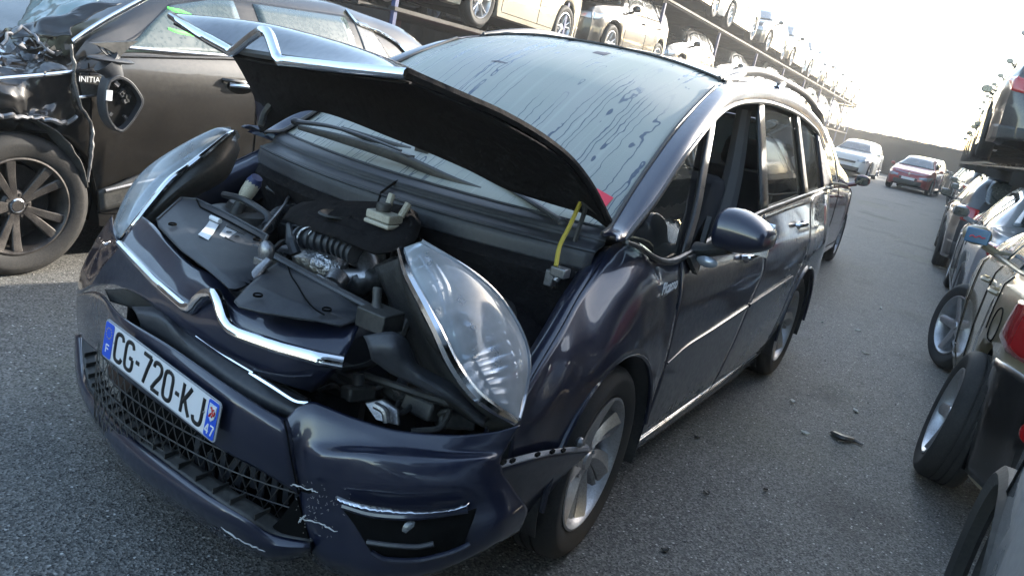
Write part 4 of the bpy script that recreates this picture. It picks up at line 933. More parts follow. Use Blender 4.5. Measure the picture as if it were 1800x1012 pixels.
loft('headlamp_housing', [AX([(232, 400, .62), (300, 318, .51), (366, 267, .385), (400, 238, .285), (411, 230, .24)]), AX([(250, 392, .60), (320, 330, .50), (385, 285, .36), (408, 262, .28), (415, 245, .23)]), AX([(275, 390, .55), (335, 350, .44), (395, 315, .32), (412, 285, .25), (420, 262, .2)])], 30, 10, M['plastic'], hero, .008)
MB().slab(AX([(395, 232, .26), (412, 228, .24), (418, 240, .22), (410, 250, .24), (400, 246, .25)]), (-.5, .5, 0), .01).build('lamp_bracket', M['steel'], hero, bevel=.003)
# ---------------------------------------------------------------- model badge, spray mark
def text(s, name, size, mtx, mt, parent, shear=0, ext=.001, sx=1, off=0):
    cu = bpy.data.curves.new(name, 'FONT'); cu.body = s; cu.size = size; cu.shear = shear; cu.extrude = ext; cu.align_x = 'CENTER'; cu.align_y = 'CENTER'; cu.offset = off
    o = bpy.data.objects.new(name, cu); SC.collection.objects.link(o); dg = bpy.context.evaluated_depsgraph_get()
    me = bpy.data.meshes.new_from_object(o.evaluated_get(dg)); bpy.data.objects.remove(o)
    me.transform(Matrix.Diagonal((sx, 1, 1, 1))); me.materials.clear(); me.materials.append(mt)
    ob = bpy.data.objects.new(name, me); SC.collection.objects.link(ob); ob.parent = parent; ob.matrix_local = mtx; return ob
def frame(o, x, n):
    x = V(x).normalized(); n = V(n).normalized(); n = (n - x * n.dot(x)).normalized(); y = n.cross(x)
    return Matrix.Translation(V(o)) @ Matrix((x, y, n)).transposed().to_4x4()
bc = V((-.30, ys(-.30, .885) + .003, .885))
bd = text('Picasso', 'badge_script', .056, frame(bc, (-1, 0, .06), (0, 1, .1)), M['white'], hero, shear=.35, sx=.85, off=.0008)
MB().tube([V((x, ys(x, .86) + .004, .855 + .01 * k)) for k, x in enumerate((-.235, -.28, -.33))], .0018, 5).build('badge_underline', M['chrome'], hero)
ws_patch('spray_mark', -.10, -.19, .60, .665, mat('red_spray', (.75, .03, .06), .5))
for x0, x1, y0, y1 in ((-.62, -.80, -.19, -.11), (-.93, -.99, .10, .16)):
    ws_patch('tag_residue', x0, x1, y0, y1, mat('glue_grey', (.075, .07, .085), .6), .004)
# ================================================================ GROUND, WALL
g = MB().add([(-500, -300, 0), (150, -300, 0), (150, 300, 0), (-500, 300, 0)], [(0, 1, 2, 3)]).build('ground', M['asphalt'], smooth=False); g['kind'] = 'structure'
wl = empty('yard_wall', (-52, -1, 0)); tag(wl, 'long dark concrete wall with wavy top closing the far end of the lane', 'wall')
w = MB(); ts = []
for i in range(121):
    y = -30 + i * .5; ts.append(y)
G = [[V((-52 + .12 * yy_, y + 1, z)) - V((-52, -1, 0)) for yy_, z in ((0, 0), (0, 2.55))] for y in ts]
MB().box((0, 0, 1.1), (.25, 60, 2.2)).build('wall_panel', M['concrete'], wl)
cp = MB()
for i in range(60):
    cp.blob((0, -29.5 + i, 2.2 + random.uniform(-.02, .03)), (.22, .62, .09), 8, 6)
cp.build('wall_coping', M['plastic'], wl, smooth=True)
for i in range(13): MB().box((.16, -27 + i * 4.5, 1.1), (.10, .3, 2.16)).build('wall_pier', M['concrete'], wl)

# ================================================================ GENERIC CARS
def sm(a, b, x):
    t = max(0, min(1, (x - a) / (b - a))); return t * t * (3 - 2 * t)
SPEC = {
 # L, W, wheelbase offsets (front axle x, rear axle x), R ; profile of top (x from the nose back to tail, z), belt
 'hatch':  dict(L=4.0, W=.86, fa=1.22, ra=-1.30, R=.31, top=[(2.0, .55), (1.93, .72), (1.75, .84), (1.2, .95), (.85, 1.0), (.25, 1.34), (-.1, 1.43), (-.8, 1.46), (-1.4, 1.42), (-1.62, 1.36), (-1.86, 1.02), (-1.96, .85), (-2.0, .55)], belt=[(2, .68), (1.0, .88), (0, .93), (-1.2, .98), (-1.9, 1.0)], win=[(.72, .30), (-.28, -.28), (-.34, -1.02), (-1.08, -1.42)], rims='double'),
 'suv':    dict(L=4.4, W=.92, fa=1.36, ra=-1.30, R=.36, top=[(2.2, .62), (2.15, .85), (1.95, .98), (1.3, 1.08), (.95, 1.12), (.35, 1.48), (-.1, 1.60), (-.9, 1.64), (-1.55, 1.58), (-1.8, 1.52), (-2.08, 1.15), (-2.15, .9), (-2.2, .6)], belt=[(2.2, .82), (1.0, 1.0), (0, 1.05), (-1.2, 1.10), (-2.1, 1.14)], win=[(.80, .35), (-.25, -.25), (-.32, -1.1), (-1.18, -1.62)], rims='double'),
 'mpv':    dict(L=4.3, W=.90, fa=1.30, ra=-1.38, R=.32, top=[(2.15, .58), (2.08, .78), (1.9, .90), (1.4, 1.02), (1.1, 1.08), (.4, 1.48), (0, 1.58), (-.9, 1.62), (-1.6, 1.56), (-1.88, 1.48), (-2.05, 1.1), (-2.12, .85), (-2.15, .55)], belt=[(2.1, .74), (1.2, .94), (0, 1.0), (-1.2, 1.05), (-2.1, 1.08)], win=[(.95, .45), (-.22, -.22), (-.30, -1.08), (-1.15, -1.66)], rims='multi'),
 'estate': dict(L=4.7, W=.90, fa=1.45, ra=-1.35, R=.33, top=[(2.35, .52), (2.28, .70), (2.05, .82), (1.4, .93), (1.1, .97), (.35, 1.34), (0, 1.42), (-1.0, 1.46), (-1.8, 1.42), (-2.0, 1.36), (-2.22, 1.0), (-2.3, .85), (-2.35, .5)], belt=[(2.3, .68), (1.2, .86), (0, .91), (-1.2, .95), (-2.3, .99)], win=[(.86, .35), (-.22, -.22), (-.30, -1.1), (-1.18, -1.85)], rims='five'),
 'sedan':  dict(L=4.6, W=.89, fa=1.42, ra=-1.32, R=.32, top=[(2.3, .52), (2.23, .70), (2.0, .82), (1.4, .92), (1.0, .96), (.3, 1.34), (0, 1.41), (-.7, 1.42), (-1.1, 1.34), (-1.65, 1.03), (-2.1, .99), (-2.22, .92), (-2.3, .6)], belt=[(2.3, .66), (1.2, .84), (0, .89), (-1.2, .94), (-2.3, .93)], win=[(.80, .32), (-.22, -.22), (-.30, -.95), (-1.0, -1.32)], rims='multi'),
 'city':   dict(L=3.6, W=.82, fa=1.12, ra=-1.22, R=.29, top=[(1.8, .55), (1.75, .74), (1.6, .86), (1.2, .97), (.95, 1.02), (.35, 1.38), (0, 1.46), (-.8, 1.48), (-1.3, 1.42), (-1.5, 1.34), (-1.7, 1.0), (-1.77, .85), (-1.8, .55)], belt=[(1.8, .70), (1.0, .90), (0, .95), (-1.0, 1.0), (-1.8, 1.02)], win=[(.82, .40), (-.30, -.30), (-.38, -1.02), (-1.08, -1.34)], rims='multi'),
}
class Shell:
    def __init__(s, sp, rows=15, dx=.05):
        s.sp = sp; L = sp['L']; n = int(L / dx) + 1
        xs = [L / 2 - L * i / (n - 1) for i in range(n)]
        top = sorted(sp['top']); belt_ = sorted(sp['belt']); P = []
        for x in xs:
            P.append(s.section(x, top, belt_))
        s.P = P; s.xs = xs
        vs = []; fs_ = []; m = len(P[0])
        full = [r + [V((p.x, -p.y, p.z)) for p in r[-2::-1]] for r in P]
        s.mb = MB().grid(full)
        s.mb.add(full[0], [tuple(range(len(full[0])))]); s.mb.add(full[-1], [tuple(range(len(full[-1])))[::-1]])
        vv = s.mb.v; s.bvh = BVHTree.FromPolygons([V(q) for q in vv], s.mb.f)
    def hw(s, x):
        L = s.sp['L'] / 2; W = s.sp['W']; t = abs(x) / L
        e = 1 - .06 * sm(.45, .85, t) - .11 * sm(.80, .96, t) - .22 * sm(.955, 1.0, t)
        return W * e
    def section(s, x, top, belt_):
        sp = s.sp; w = s.hw(x); L = sp['L'] / 2
        zt = fs(top, x, .06); zb = min(fs(belt_, x, .1), zt - .012); zl = .20 + .10 * sm(.9, 1, abs(x) / L)
        g = max(0, min(1, (zt - zb - .05) / .35)); wr = sp.get('wr', .68) * sp['W']
        arch = 0
        for ax in (sp['fa'], sp['ra']):
            r = sp['R'] + .055; d = abs(x - ax)
            if d < r: arch = max(arch, sp['R'] + math.sqrt(r * r - d * d))
        pts = [(w - .12, zl), (w - .015, zl + .02), (w, zl + .33 * (zb - zl)), (w + .006, zl + .55 * (zb - zl)), (w, zl + .78 * (zb - zl)), (w - .012, zl + .92 * (zb - zl)), (w - .045, zb)]
        fl = 0
        for ax in (sp['fa'], sp['ra']):
            fl = max(fl, 1 - sm(.25, .55, abs(x - ax)))
        q = []
        for k, (y, z) in enumerate(pts):
            if arch and k < 6 and z < arch: z = arch + .012 * k * (1 if k else 0)
            q.append((y + (.012 * fl if 0 < k < 6 else 0), min(z, zb - .002 * (6 - k))))
        pts = q
        y7 = (w - .045) + (wr - (w - .045)) * (g if g > 0 else 0); y7 = y7 if g > .02 else (w - .10)
        z7 = zb + (zt - zb) * .80
        for t in (.15, .5, .85, 1.0):
            yy = (w - .05) + (y7 - (w - .05)) * t; zz = zb + (z7 - zb) * t
            pts.append((yy + .02 * math.sin(math.pi * t) * g, zz))
        pts += [(y7 - .05, zb + (zt - zb) * .93), (y7 * .72, zb + (zt - zb) * .985), (y7 * .36, zt), (0, zt + .004)]
        return [V((x, y, z)) for y, z in pts]
    def snap(s, p, off=.005):
        loc, nrm, i, d = s.bvh.find_nearest(V(p))
        c = V((0, 0, .6))
        if nrm.dot(loc - c) < 0: nrm = -nrm
        return loc + nrm * off
    def patch(s, name, rows, mt, parent, nu=14, nv=8, off=.006, sv=True, su=True, th=.004):
        G = loftP([[V(p) for p in r] for r in rows], nu, nv, su, sv)
        return MB().grid([[s.snap(p, off) for p in r] for r in G]).build(name, mt, parent, thick=th)
    def line(s, name, pts, mt, parent, r=.004, off=.0015, n=24):
        return MB().tube([s.snap(p, off) for p in spl([V(q) for q in pts], n)], r, 5).build(name, mt, parent)
    def sec(s, x, t):
        """point on the +y side greenhouse, t 0 = belt .. 1 = roof edge"""
        q = s.section(x, sorted(s.sp['top']), sorted(s.sp['belt'])); i0, i1 = 6, 10
        k = i0 + t * (i1 - i0); a = int(min(k, i1 - 1)); return q[a].lerp(q[a + 1], k - a)
def car(kind, pm, glassm=None, wheelmat=None, design=None, face=True, plate=True, arch_trim=None, bumper=None, name=None, spec=None, lens_col=None):
    sp = dict(SPEC[kind]); sp.update(spec or {}); S = Shell(sp); L = sp['L'] / 2; W = sp['W']
    root = empty(name or 'parked_car'); gm = glassm or M['bgglass']; root['kindof'] = kind
    body = S.mb.build('body', pm, root, thick=0, sharp=50)
    topx = sorted(sp['top']); bel = sorted(sp['belt'])
    # underbody with wheel housings
    MB().box((0, 0, .42), (2 * L - .5, 2 * W - .52, .40)).box((0, 0, .26), (sp['fa'] - sp['ra'] - 2 * sp['R'] - .1, 2 * W - .2, .10)).build('underbody', M['void'], root)
    for s_ in (1, -1):
        for ax in (sp['fa'], sp['ra']):
            P = [[V((ax + (sp['R'] + .05) * math.cos(math.radians(a)), s_ * y, sp['R'] + (sp['R'] + .05) * math.sin(math.radians(a)))) for y in (W - .035, W - .3)] for a in range(-15, 196, 15)]
            MB().grid(P).build('arch_liner', arch_trim or M['void'], root, thick=.004)
            wheel(root, (ax, s_ * (W - .105), sp['R']), R=sp['R'], rr=sp['R'] * .69, w=.2, design=design or sp['rims'], side=s_, rimmat=wheelmat)
            if arch_trim:
                MB().tube([V((ax + (sp['R'] + .06) * math.cos(math.radians(a)), s_ * (S.hw(ax) + .012), sp['R'] + (sp['R'] + .06) * math.sin(math.radians(a)))) for a in range(-8, 189, 9)], .026, 6).build('arch_trim', arch_trim, root)
        # side windows
        (a0, b0), (a1, b1), (a2, b2), (a3, b3) = sp['win']
        # front window: x from a0 (belt) / b0 (top) to a1 ; rear a2.. ; quarter a3..
        segs = [((a0, b0), (a1, b1)), ((a2, a2), (b2, b2 + .02)), ((a3, a3 + .02), (b3, b3 + .22))]
        for (xb0, xt0), (xb1, xt1) in segs:
            rows = []
            for t in (.06, .35, .65, .93):
                rows.append([V((q.x, s_ * q.y, q.z)) for q in [S.sec((xb0 + (xb1 - xb0) * k) + ((xt0 + (xt1 - xt0) * k) - (xb0 + (xb1 - xb0) * k)) * t, t) for k in (0, .33, .67, 1)]])
            S.patch('side_window', rows, gm, root, 14, 8, .006)
        rows = []
        for t in (.0, .5, 1.0):
            rows.append([V((q.x, s_ * q.y, q.z)) for q in [S.sec(a0 + .06 + (b3 - .06 - a0 - .06) * k + ((b0 + .04 + (b3 + .24 - b0) * k) - (a0 + .06 + (b3 - .12 - a0) * k)) * t, t) for k in [i / 10 for i in range(11)]]])
        S.patch('window_frame', rows, M['trim'], root, 60, 8, .002)
        S.line('belt_trim', [V((x, s_ * (S.hw(x) - .045), fs(bel, x, .1) + .005)) for x in (a0 + .05, .3, 0, -.5, -1, b3 - .05)], M['trim'], root, .009, .004, 40)
        # door seams
        for xx, zl in ((a0 + .06, .30), (a1 - .03, .28), (b2 - .04, .75)):
            S.line('door_seam', [V((xx - .05 * (1 - k), s_ * W, zl + (fs(bel, xx, .1) - zl) * k)) for k in (0, .3, .6, 1)], M['void'], root)
        S.line('door_seam', [V((x, s_ * W, .29)) for x in (a0, 0, b2 + .1)], M['void'], root)
        for hx in (a1 + .14, b2 + .10):
            z = fs(bel, hx, .1) - .12
            MB().tube([S.snap((hx + d, s_ * W, z), o) for d, o in ((.08, .0), (.06, .03), (0, .036), (-.06, .03), (-.08, 0))], .013, 6, n=10).build('door_handle', pm, root)
        # mirror
        mx = a0 - .12; mz = fs(bel, mx, .1) + .10
        mr = MB().tube([V((mx, s_ * (W - .06), mz - .09)), V((mx, s_ * (W + .04), mz - .05))], .025, 8).blob((mx + .02, s_ * (W + .09), mz), (.05, .09, .065), 14, 10).build('mirror', pm, root)
        MB().box((mx - .028, s_ * (W + .09), mz), (.010, .14, .095)).build('mirror_glass', M['bgglass'], mr, bevel=.02)
        # lamps
        zf = f1(topx, L - .12)
        zc = zf - .06
        S.patch('headlight', [[(L - .02, s_ * (W * .45), zc - .05), (L - .10, s_ * (W * .72), zc - .04), (L - .25, s_ * W * .93, zc + .02), (L - .50, s_ * (W), zc + .10)],
                              [(L - .03, s_ * (W * .47), zc - .13), (L - .10, s_ * (W * .74), zc - .15), (L - .22, s_ * W * .95, zc - .12), (L - .42, s_ * W, zc + .01)]], M['lampglass'], root, 14, 6, .010)
        zr = fs(bel, -L + .15, .05) - .06
        S.patch('tail_light', [[(-L + .03, s_ * W * .62, zr + .04), (-L + .06, s_ * W * .8, zr + .06), (-L + .16, s_ * W * .93, zr + .08), (-L + .34, s_ * W, zr + .08)],
                               [(-L + .0, s_ * W * .64, zr - .16), (-L + .04, s_ * W * .82, zr - .16), (-L + .12, s_ * W * .95, zr - .12), (-L + .24, s_ * W, zr - .02)]], M['red'], root, 12, 6, .010)
    # windscreen / rear window : patches between A pillars
    xs0 = [x for x, z in sp['top']]
    i0 = 4; xb, xt = sp['top'][4][0] - .04, sp['top'][6][0] + .06
    rows = []
    for k in (0, .33, .67, 1):
        x = xb + (xt - xb) * k; q = S.section(x, topx, bel); w7 = q[11].y
        rows.append([V((x, y * w7 * .97, fs(topx, x, .06))) for y in (-1, -.5, 0, .5, 1)])
    S.patch('windscreen', rows, gm, root, 18, 14, .006)
    xb, xt = sp['top'][-3][0] + .015, sp['top'][-4][0] + .03
    if kind == 'sedan': xb, xt = -1.62, -1.08
    rows = []
    for k in (0, .5, 1):
        x = xb + (xt - xb) * k; q = S.section(x, topx, bel); w7 = q[11].y
        rows.append([V((x, y * w7 * .88, fs(topx, x, .06))) for y in (-1, -.5, 0, .5, 1)])
    S.patch('rear_window', rows, gm, root, 18, 10, .006)
    # front and rear bumpers, grille, plate
    bmat = bumper or M['plastic']
    S.patch('lower_grille', [[(L, y * W * .62, z) for y in (-1, -.5, 0, .5, 1)] for z in (.30, .38, .46)], M['plastic'], root, 14, 5, .008)
    S.patch('upper_grille', [[(L, y * W * .40, z) for y in (-1, -.5, 0, .5, 1)] for z in (f1(topx, L - .03) - .14, f1(topx, L - .03) - .05)], M['plastic'], root, 12, 4, .008)
    S.patch('rear_bumper', [[(-L + .30, -W, z), (-L + .08, -W * .9, z), (-L, -W * .5, z), (-L, W * .5, z), (-L + .08, W * .9, z), (-L + .30, W, z)] for z in (.26, .36, .46)], bmat, root, 24, 6, .008)
    if plate:
        MB().box(S.snap((L, 0, .52), .012), (.008, .5, .10)).build('number_plate', M['white'], root)
        MB().box(S.snap((-L, 0, .62), .012), (.008, .5, .10)).build('number_plate', M['white'], root)
    S.line('bonnet_seam', [V((sp['top'][4][0] - .02, y * W * .86, 1)) for y in (-1, 0, 1)], M['void'], root)
    for s_ in (1, -1): S.line('bonnet_seam', [V((x, s_ * W * k, fs(topx, x) - .02)) for x, k in ((sp['top'][4][0], .86), (1.3, .84), (L - .3, .74))], M['void'], root)
    return root, S
def copy_car(root, loc, rz, paintm=None, tilt=None, src_mat=None, scale=None):
    r = root.copy(); SC.collection.objects.link(r)
    def rec(o, p):
        for ch in o.children:
            c = ch.copy(); SC.collection.objects.link(c); c.parent = p
            if paintm and ch.data and ch.data.materials and ch.data.materials[0] == src_mat:
                c.material_slots[0].link = 'OBJECT'; c.material_slots[0].material = paintm
            rec(ch, c)
    rec(root, r)
    r.location = loc; r.rotation_euler = (tilt[0] if tilt else 0, tilt[1] if tilt else 0, rz)
    return r
PC = {'black': (.010, .010, .011), 'grey': (.10, .10, .105), 'dark grey': (.035, .037, .04), 'silver': (.32, .33, .34), 'white': (.62, .62, .60), 'blue': (.02, .05, .14), 'red': (.28, .012, .015), 'maroon': (.15, .035, .03), 'gold': (.36, .29, .18), 'pale blue': (.30, .40, .50), 'beige': (.30, .27, .21)}
PM = {k: paint(k.replace(' ', '_') + '_car_paint', v, .18 if k not in ('white', 'silver') else .1, .3 if k != 'white' else 0) for k, v in PC.items()}
PROTO = {}
def proto(kind):
    if kind not in PROTO:
        r, S = car(kind, PM['grey']); PROTO[kind] = r; r['used'] = 0
    return PROTO[kind]
NAMES = {'hatch': 'hatchback', 'suv': 'suv', 'mpv': 'minivan', 'estate': 'estate_car', 'sedan': 'sedan', 'city': 'small_hatchback'}
def put(kind, colour, x, y, z, rz, label, group, tilt=None):
    p = proto(kind)
    r = copy_car(p, (x, y, z), rz, PM[colour], tilt, PM['grey'])
    r.name = NAMES[kind]; tag(r, label, 'car', group); 
    if 'kindof' in r: del r['kindof']
    if 'used' in r: del r['used']
    return r
def cleanup_protos():
    for r in PROTO.values():
        for c in list(r.children_recursive): bpy.data.objects.remove(c)
        bpy.data.objects.remove(r)
# ---------------------------------------------------------------- rows
ords = ['first', 'second', 'third', 'fourth', 'fifth', 'sixth', 'seventh', 'eighth', 'ninth', 'tenth', 'eleventh', 'twelfth', 'thirteenth', 'fourteenth']
def linepos(p0, p1, x):
    t = (x - p0[0]) / (p1[0] - p0[0]); return V((x, p0[1] + (p1[1] - p0[1]) * t, p0[2] + (p1[2] - p0[2]) * t))
# left row: near-side face line (y of the lane-facing sides)
LA, LB = (-7, -5.0, 1.95), (-52, -7.2, 1.95)
yawL = math.atan2(LB[1] - LA[1], LB[0] - LA[0]) + math.pi
tier2 = [('suv', 'beige', -8.75), ('suv', 'black', -13.5), ('hatch', 'black', -17.7), ('sedan', 'dark grey', -22.3), ('mpv', 'grey', -26.8), ('hatch', 'white', -31.1), ('suv', 'grey', -35.5), ('city', 'silver', -39.6), ('mpv', 'white', -43.7), ('hatch', 'beige', -48)]
for i, (k, c, x) in enumerate(tier2):
    p = linepos(LA, LB, x); W = SPEC[k]['W']
    put(k, c, p.x, p.y - W, p.z, yawL + (0 if i else 0), '%s %s, %s from the near end on the middle level of the left rack' % (c, NAMES[k].replace('_', ' '), ords[i]), 'cars on the middle level of the left rack')
LA3, LB3 = (-7, -5.05, 3.80), (-54, -7.3, 3.45)
tier3 = [('hatch', 'dark grey', -12.2), ('estate', 'grey', -16.9), ('sedan', 'silver', -21.2), ('hatch', 'dark grey', -26.0), ('mpv', 'black', -30.3), ('suv', 'pale blue', -34.5), ('hatch', 'black', -38.7), ('city', 'grey', -42.5), ('mpv', 'dark grey', -46.4), ('hatch', 'black', -50.5)]
for i, (k, c, x) in enumerate(tier3):
    p = linepos(LA3, LB3, x); W = SPEC[k]['W']
    put(k, c, p.x, p.y - W, p.z, yawL, '%s %s, %s from the near end on the top level of the left rack' % (c, NAMES[k].replace('_', ' '), ords[i]), 'cars on the top level of the left rack')
low_ = [('estate', 'red', -6.6), ('hatch', 'black', -11.2), ('mpv', 'dark grey', -15.8), ('suv', 'black', -20.5), ('hatch', 'silver', -25), ('sedan', 'white', -29.5), ('mpv', 'grey', -34.2), ('hatch', 'white', -38.6), ('suv', 'silver', -43)]
for i, (k, c, x) in enumerate(low_):
    p = linepos(LA, LB, x); W = SPEC[k]['W']
    put(k, c, p.x, p.y - W - .1, 0, yawL, '%s %s parked on the ground under the left rack, %s from the near end' % (c, NAMES[k].replace('_', ' '), ords[i]), 'cars on the ground under the left rack')
# second column standing further back on the same rack
for lv, zz, A_, B_, nm in ((0, 1.95, LA, LB, 'middle'), (1, 3.7, LA3, LB3, 'top')):
    for i in range(9):
        x = -10.6 - 4.5 * i; p = linepos(A_, B_, x); k = ['hatch', 'mpv', 'sedan', 'suv', 'estate'][(i + lv) % 5]; c = ['black', 'dark grey', 'blue', 'black', 'grey'][(i * 2 + lv) % 5]
        put(k, c, p.x, p.y - 3.1, p.z, yawL, '%s %s in the back column of the left rack, %s on its %s level' % (c, NAMES[k].replace('_', ' '), ords[i], nm), 'cars in the back column of the left rack')
# rack structures
def rack(name, A, B, z2, depth, side_, label, levels, x0, x1, pitch, blue=True, d0=.06):
    r = empty(name, (x0, A[1], 0)); tag(r, label, 'storage rack'); o = V((x0, A[1], 0))
    n = int(abs(x1 - x0) / pitch)
    for i in range(n + 1):
        x = x0 - pitch * i; q = linepos(A, B, x)
        for dy in (d0, depth):
            MB().box(V((x, q.y + side_ * dy, levels[-1] / 2 - .06)) - o, (.06, .06, levels[-1] - .12)).build('upright_post', M['rack_blue'] if blue else M['rack'], r)
        for z in levels:
            MB().box(V((x, q.y + side_ * depth / 2, z - .14)) - o, (.12, depth - .16, .12)).build('cross_beam', M['rack'], r)
    for z in levels:
        a = linepos(A, B, x0); b = linepos(A, B, x0 - pitch * n); c = (a + b) / 2; c.z = z - .05; c.y += side_ * (depth / 2)
        MB().box(c - o, ((b - a).length, depth - .3, .02), Matrix.Rotation(math.atan2(b.y - a.y, b.x - a.x), 3, 'Z')).build('blocking_deck', M['rack'], r)  # solid sheets added to block light between the levels
        for dy in (d0, .65, depth - .55, depth):
            a = linepos(A, B, x0); b = linepos(A, B, x0 - pitch * n); c = (a + b) / 2; c.z = z - .035; c.y += side_ * dy
            MB().box(c - o, ((b - a).length + .1, .10, .045), Matrix.Rotation(math.atan2(b.y - a.y, b.x - a.x), 3, 'Z')).build('rail', M['rack'], r)
    return r
rack('car_rack', LA, LB, 0, 2.0, -1, 'long dark steel rack holding two levels of cars along the left of the lane', (1.93, 3.60), -5.6, -52, 4.55)
backdrop = empty('shade_backdrop', (-30, -11, 0)); tag(backdrop, 'long dark sheet-metal hall wall added for the darkness behind the left rack', 'added wall')  # made-up wall, added so the gaps between rack levels stay dark
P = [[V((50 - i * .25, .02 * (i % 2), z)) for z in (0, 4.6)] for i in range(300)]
MB().grid(P).build('backdrop_sheet', dusty(mat('shade_black_sheet', (.01, .01, .01), .8), (.007, .007, .008), (.014, .009, .009), .8, .5, .7, .9), backdrop, thick=.02, smooth=False)  # near-black colour stands for the shade behind the rack cars
MB().box((15.5, .05, 4.36), (70, .3, .12)).build('roof_edge', M['rack'], backdrop)
for x in (23.5, 19): MB().box((x, .10, 1.6), (3.6, .06, 3.2)).build('door', dusty(mat('dull_red_panel', (.10, .02, .015), .6), (.10, .018, .014), (.05, .03, .03), .5, 3, .5, .7), backdrop)  # red panels on the made-up wall, for red hints behind the rack
put('suv', 'white', -38, -4.3, 0, 0, 'white suv parked far down the lane just left of the red hatchback', 'cars parked at the left of the lane')
put('mpv', 'silver', -43, -4.8, 0, 0, 'silver minivan partly hidden behind the white suv', 'cars parked at the left of the lane')
put('city', 'black', -41, -1.5, 0, 0, 'small black hatchback parked just behind the red hatchback', 'cars parked at the left of the lane')
put('hatch', 'white', -45.8, -1.9, 0, 0, 'white hatchback parked last before the far wall', 'cars parked at the left of the lane')
# right row
yR = lambda x: 1.87 + .058 * (x + 1.7)
yawR = math.pi + math.atan(.058)
right = [('sedan', 'silver', -7.6), ('estate', 'dark grey', -12.4), ('hatch', 'silver', -17.0), ('mpv', 'grey', -21.3), ('hatch', 'white', -25.8), ('sedan', 'black', -30.3), ('hatch', 'gold', -34.7), ('city', 'white', -39)]
for i, (k, c, x) in enumerate(right):
    W = SPEC[k]['W']
    put(k, c, x, yR(x) + W - (.17 if i == 1 else 0), 0, yawR, '%s %s parked under the right rack, %s beyond the gold hatchback' % (c, NAMES[k].replace('_', ' '), ords[i]), 'cars on the ground along the right of the lane')
up = [('hatch', 'black', -3.6), ('sedan', 'dark grey', -8.1), ('suv', 'black', -12.9), ('hatch', 'white', -17.6), ('sedan', 'dark grey', -22.2), ('mpv', 'black', -26.8), ('hatch', 'dark grey', -31.2), ('suv', 'grey', -35.7), ('hatch', 'black', -40.1)]
UPC = {}
for i, (k, c, x) in enumerate(up):
    W = SPEC[k]['W']
    UPC[i] = put(k, c, x, yR(x) + W + (.25 if i == 0 else .50 if i == 1 else -.08 if i == 2 else .10), 1.62, yawR, '%s %s on the upper level of the right rack, %s from the near end' % (c, NAMES[k].replace('_', ' '), ords[i]), 'cars on the upper level of the right rack')
u2 = UPC[2]
for s_ in (1, -1):
    for d in (0, .17):
        MB().lathe([(0, .03), (.05, .028), (.075, .012), (.085, -.02)], c=(-2.06, s_ * (.60 - d), 1.02), axis=(-1, 0, .25), seg=20).build('round_tail_light', M['lampglass'] if d == 0 else M['red'], u2)
up3 = [('hatch', 'black', -12.6), ('mpv', 'dark grey', -16.9), ('sedan', 'black', -21.4), ('hatch', 'dark grey', -25.8), ('suv', 'black', -30.2), ('hatch', 'grey', -34.5), ('mpv', 'black', -38.8), ('hatch', 'dark grey', -43)]
for i, (k, c, x) in enumerate(up3):
    W = SPEC[k]['W']
    put(k, c, x, yR(x) + W + .32, 3.20, yawR, '%s %s on the top level of the right rack, %s from the near end' % (c, NAMES[k].replace('_', ' '), ords[i]), 'cars on the top level of the right rack')
for i, (k, c, x, y, z) in enumerate((('suv', 'black', 1.6, 2.95, 1.75), ('mpv', 'dark grey', 6.4, 2.9, 0), ('suv', 'black', 6.4, 2.9, 1.75), ('estate', 'black', 11.2, 1.2, 0), ('suv', 'dark grey', 11.5, -2.2, 0))):  # out-of-view cars added to keep sky reflections off the minivan
    put(k, c, x, y, z, yawR if y > 2 else 1.4, '%s %s added unseen around the camera to block sky reflections, %s counting away from the silver suv' % (c, NAMES[k].replace('_', ' '), ords[i]), 'unseen cars added to block sky')
rack('car_rack', (2.5, 1.87 + .058 * 4.2 + .02, 0), (-47.5, 1.87 - .058 * 45.8 + .02, 0), 0, 1.95, 1, 'dark steel rack carrying a level of cars along the right of the lane', (1.58,), 3.8, -42, 4.7, blue=False, d0=.45)
# maroon car behind the minivan
put('mpv', 'maroon', -7.1, -.62, 0, math.pi + .05, 'maroon minivan with folded-out black mirror parked nose-away behind the blue minivan', 'x')
put('hatch', 'red', -36.0, -1.45, 0, -.06, 'red hatchback facing the camera in the middle of the lane near the far wall', 'x')
red_ = [o for o in SC.objects if o.get('label', '').startswith('red hatchback facing')][0]
MB().slab([V((2.03, y, z)) for y, z in ((0, .80), (.055, .72), (0, .64), (-.055, .72))], (1, 0, 0), .02).build('grille_emblem', M['chrome'], red_)
MB().tube([V((1.93, -.55, .76)), V((2.0, -.2, .73)), V((2.0, .2, .73)), V((1.93, .55, .76))], .014, 6, n=12).build('grille_bar', M['chrome'], red_)
for o in list(SC.objects):
    if o.get('group') == 'x': del o['group']
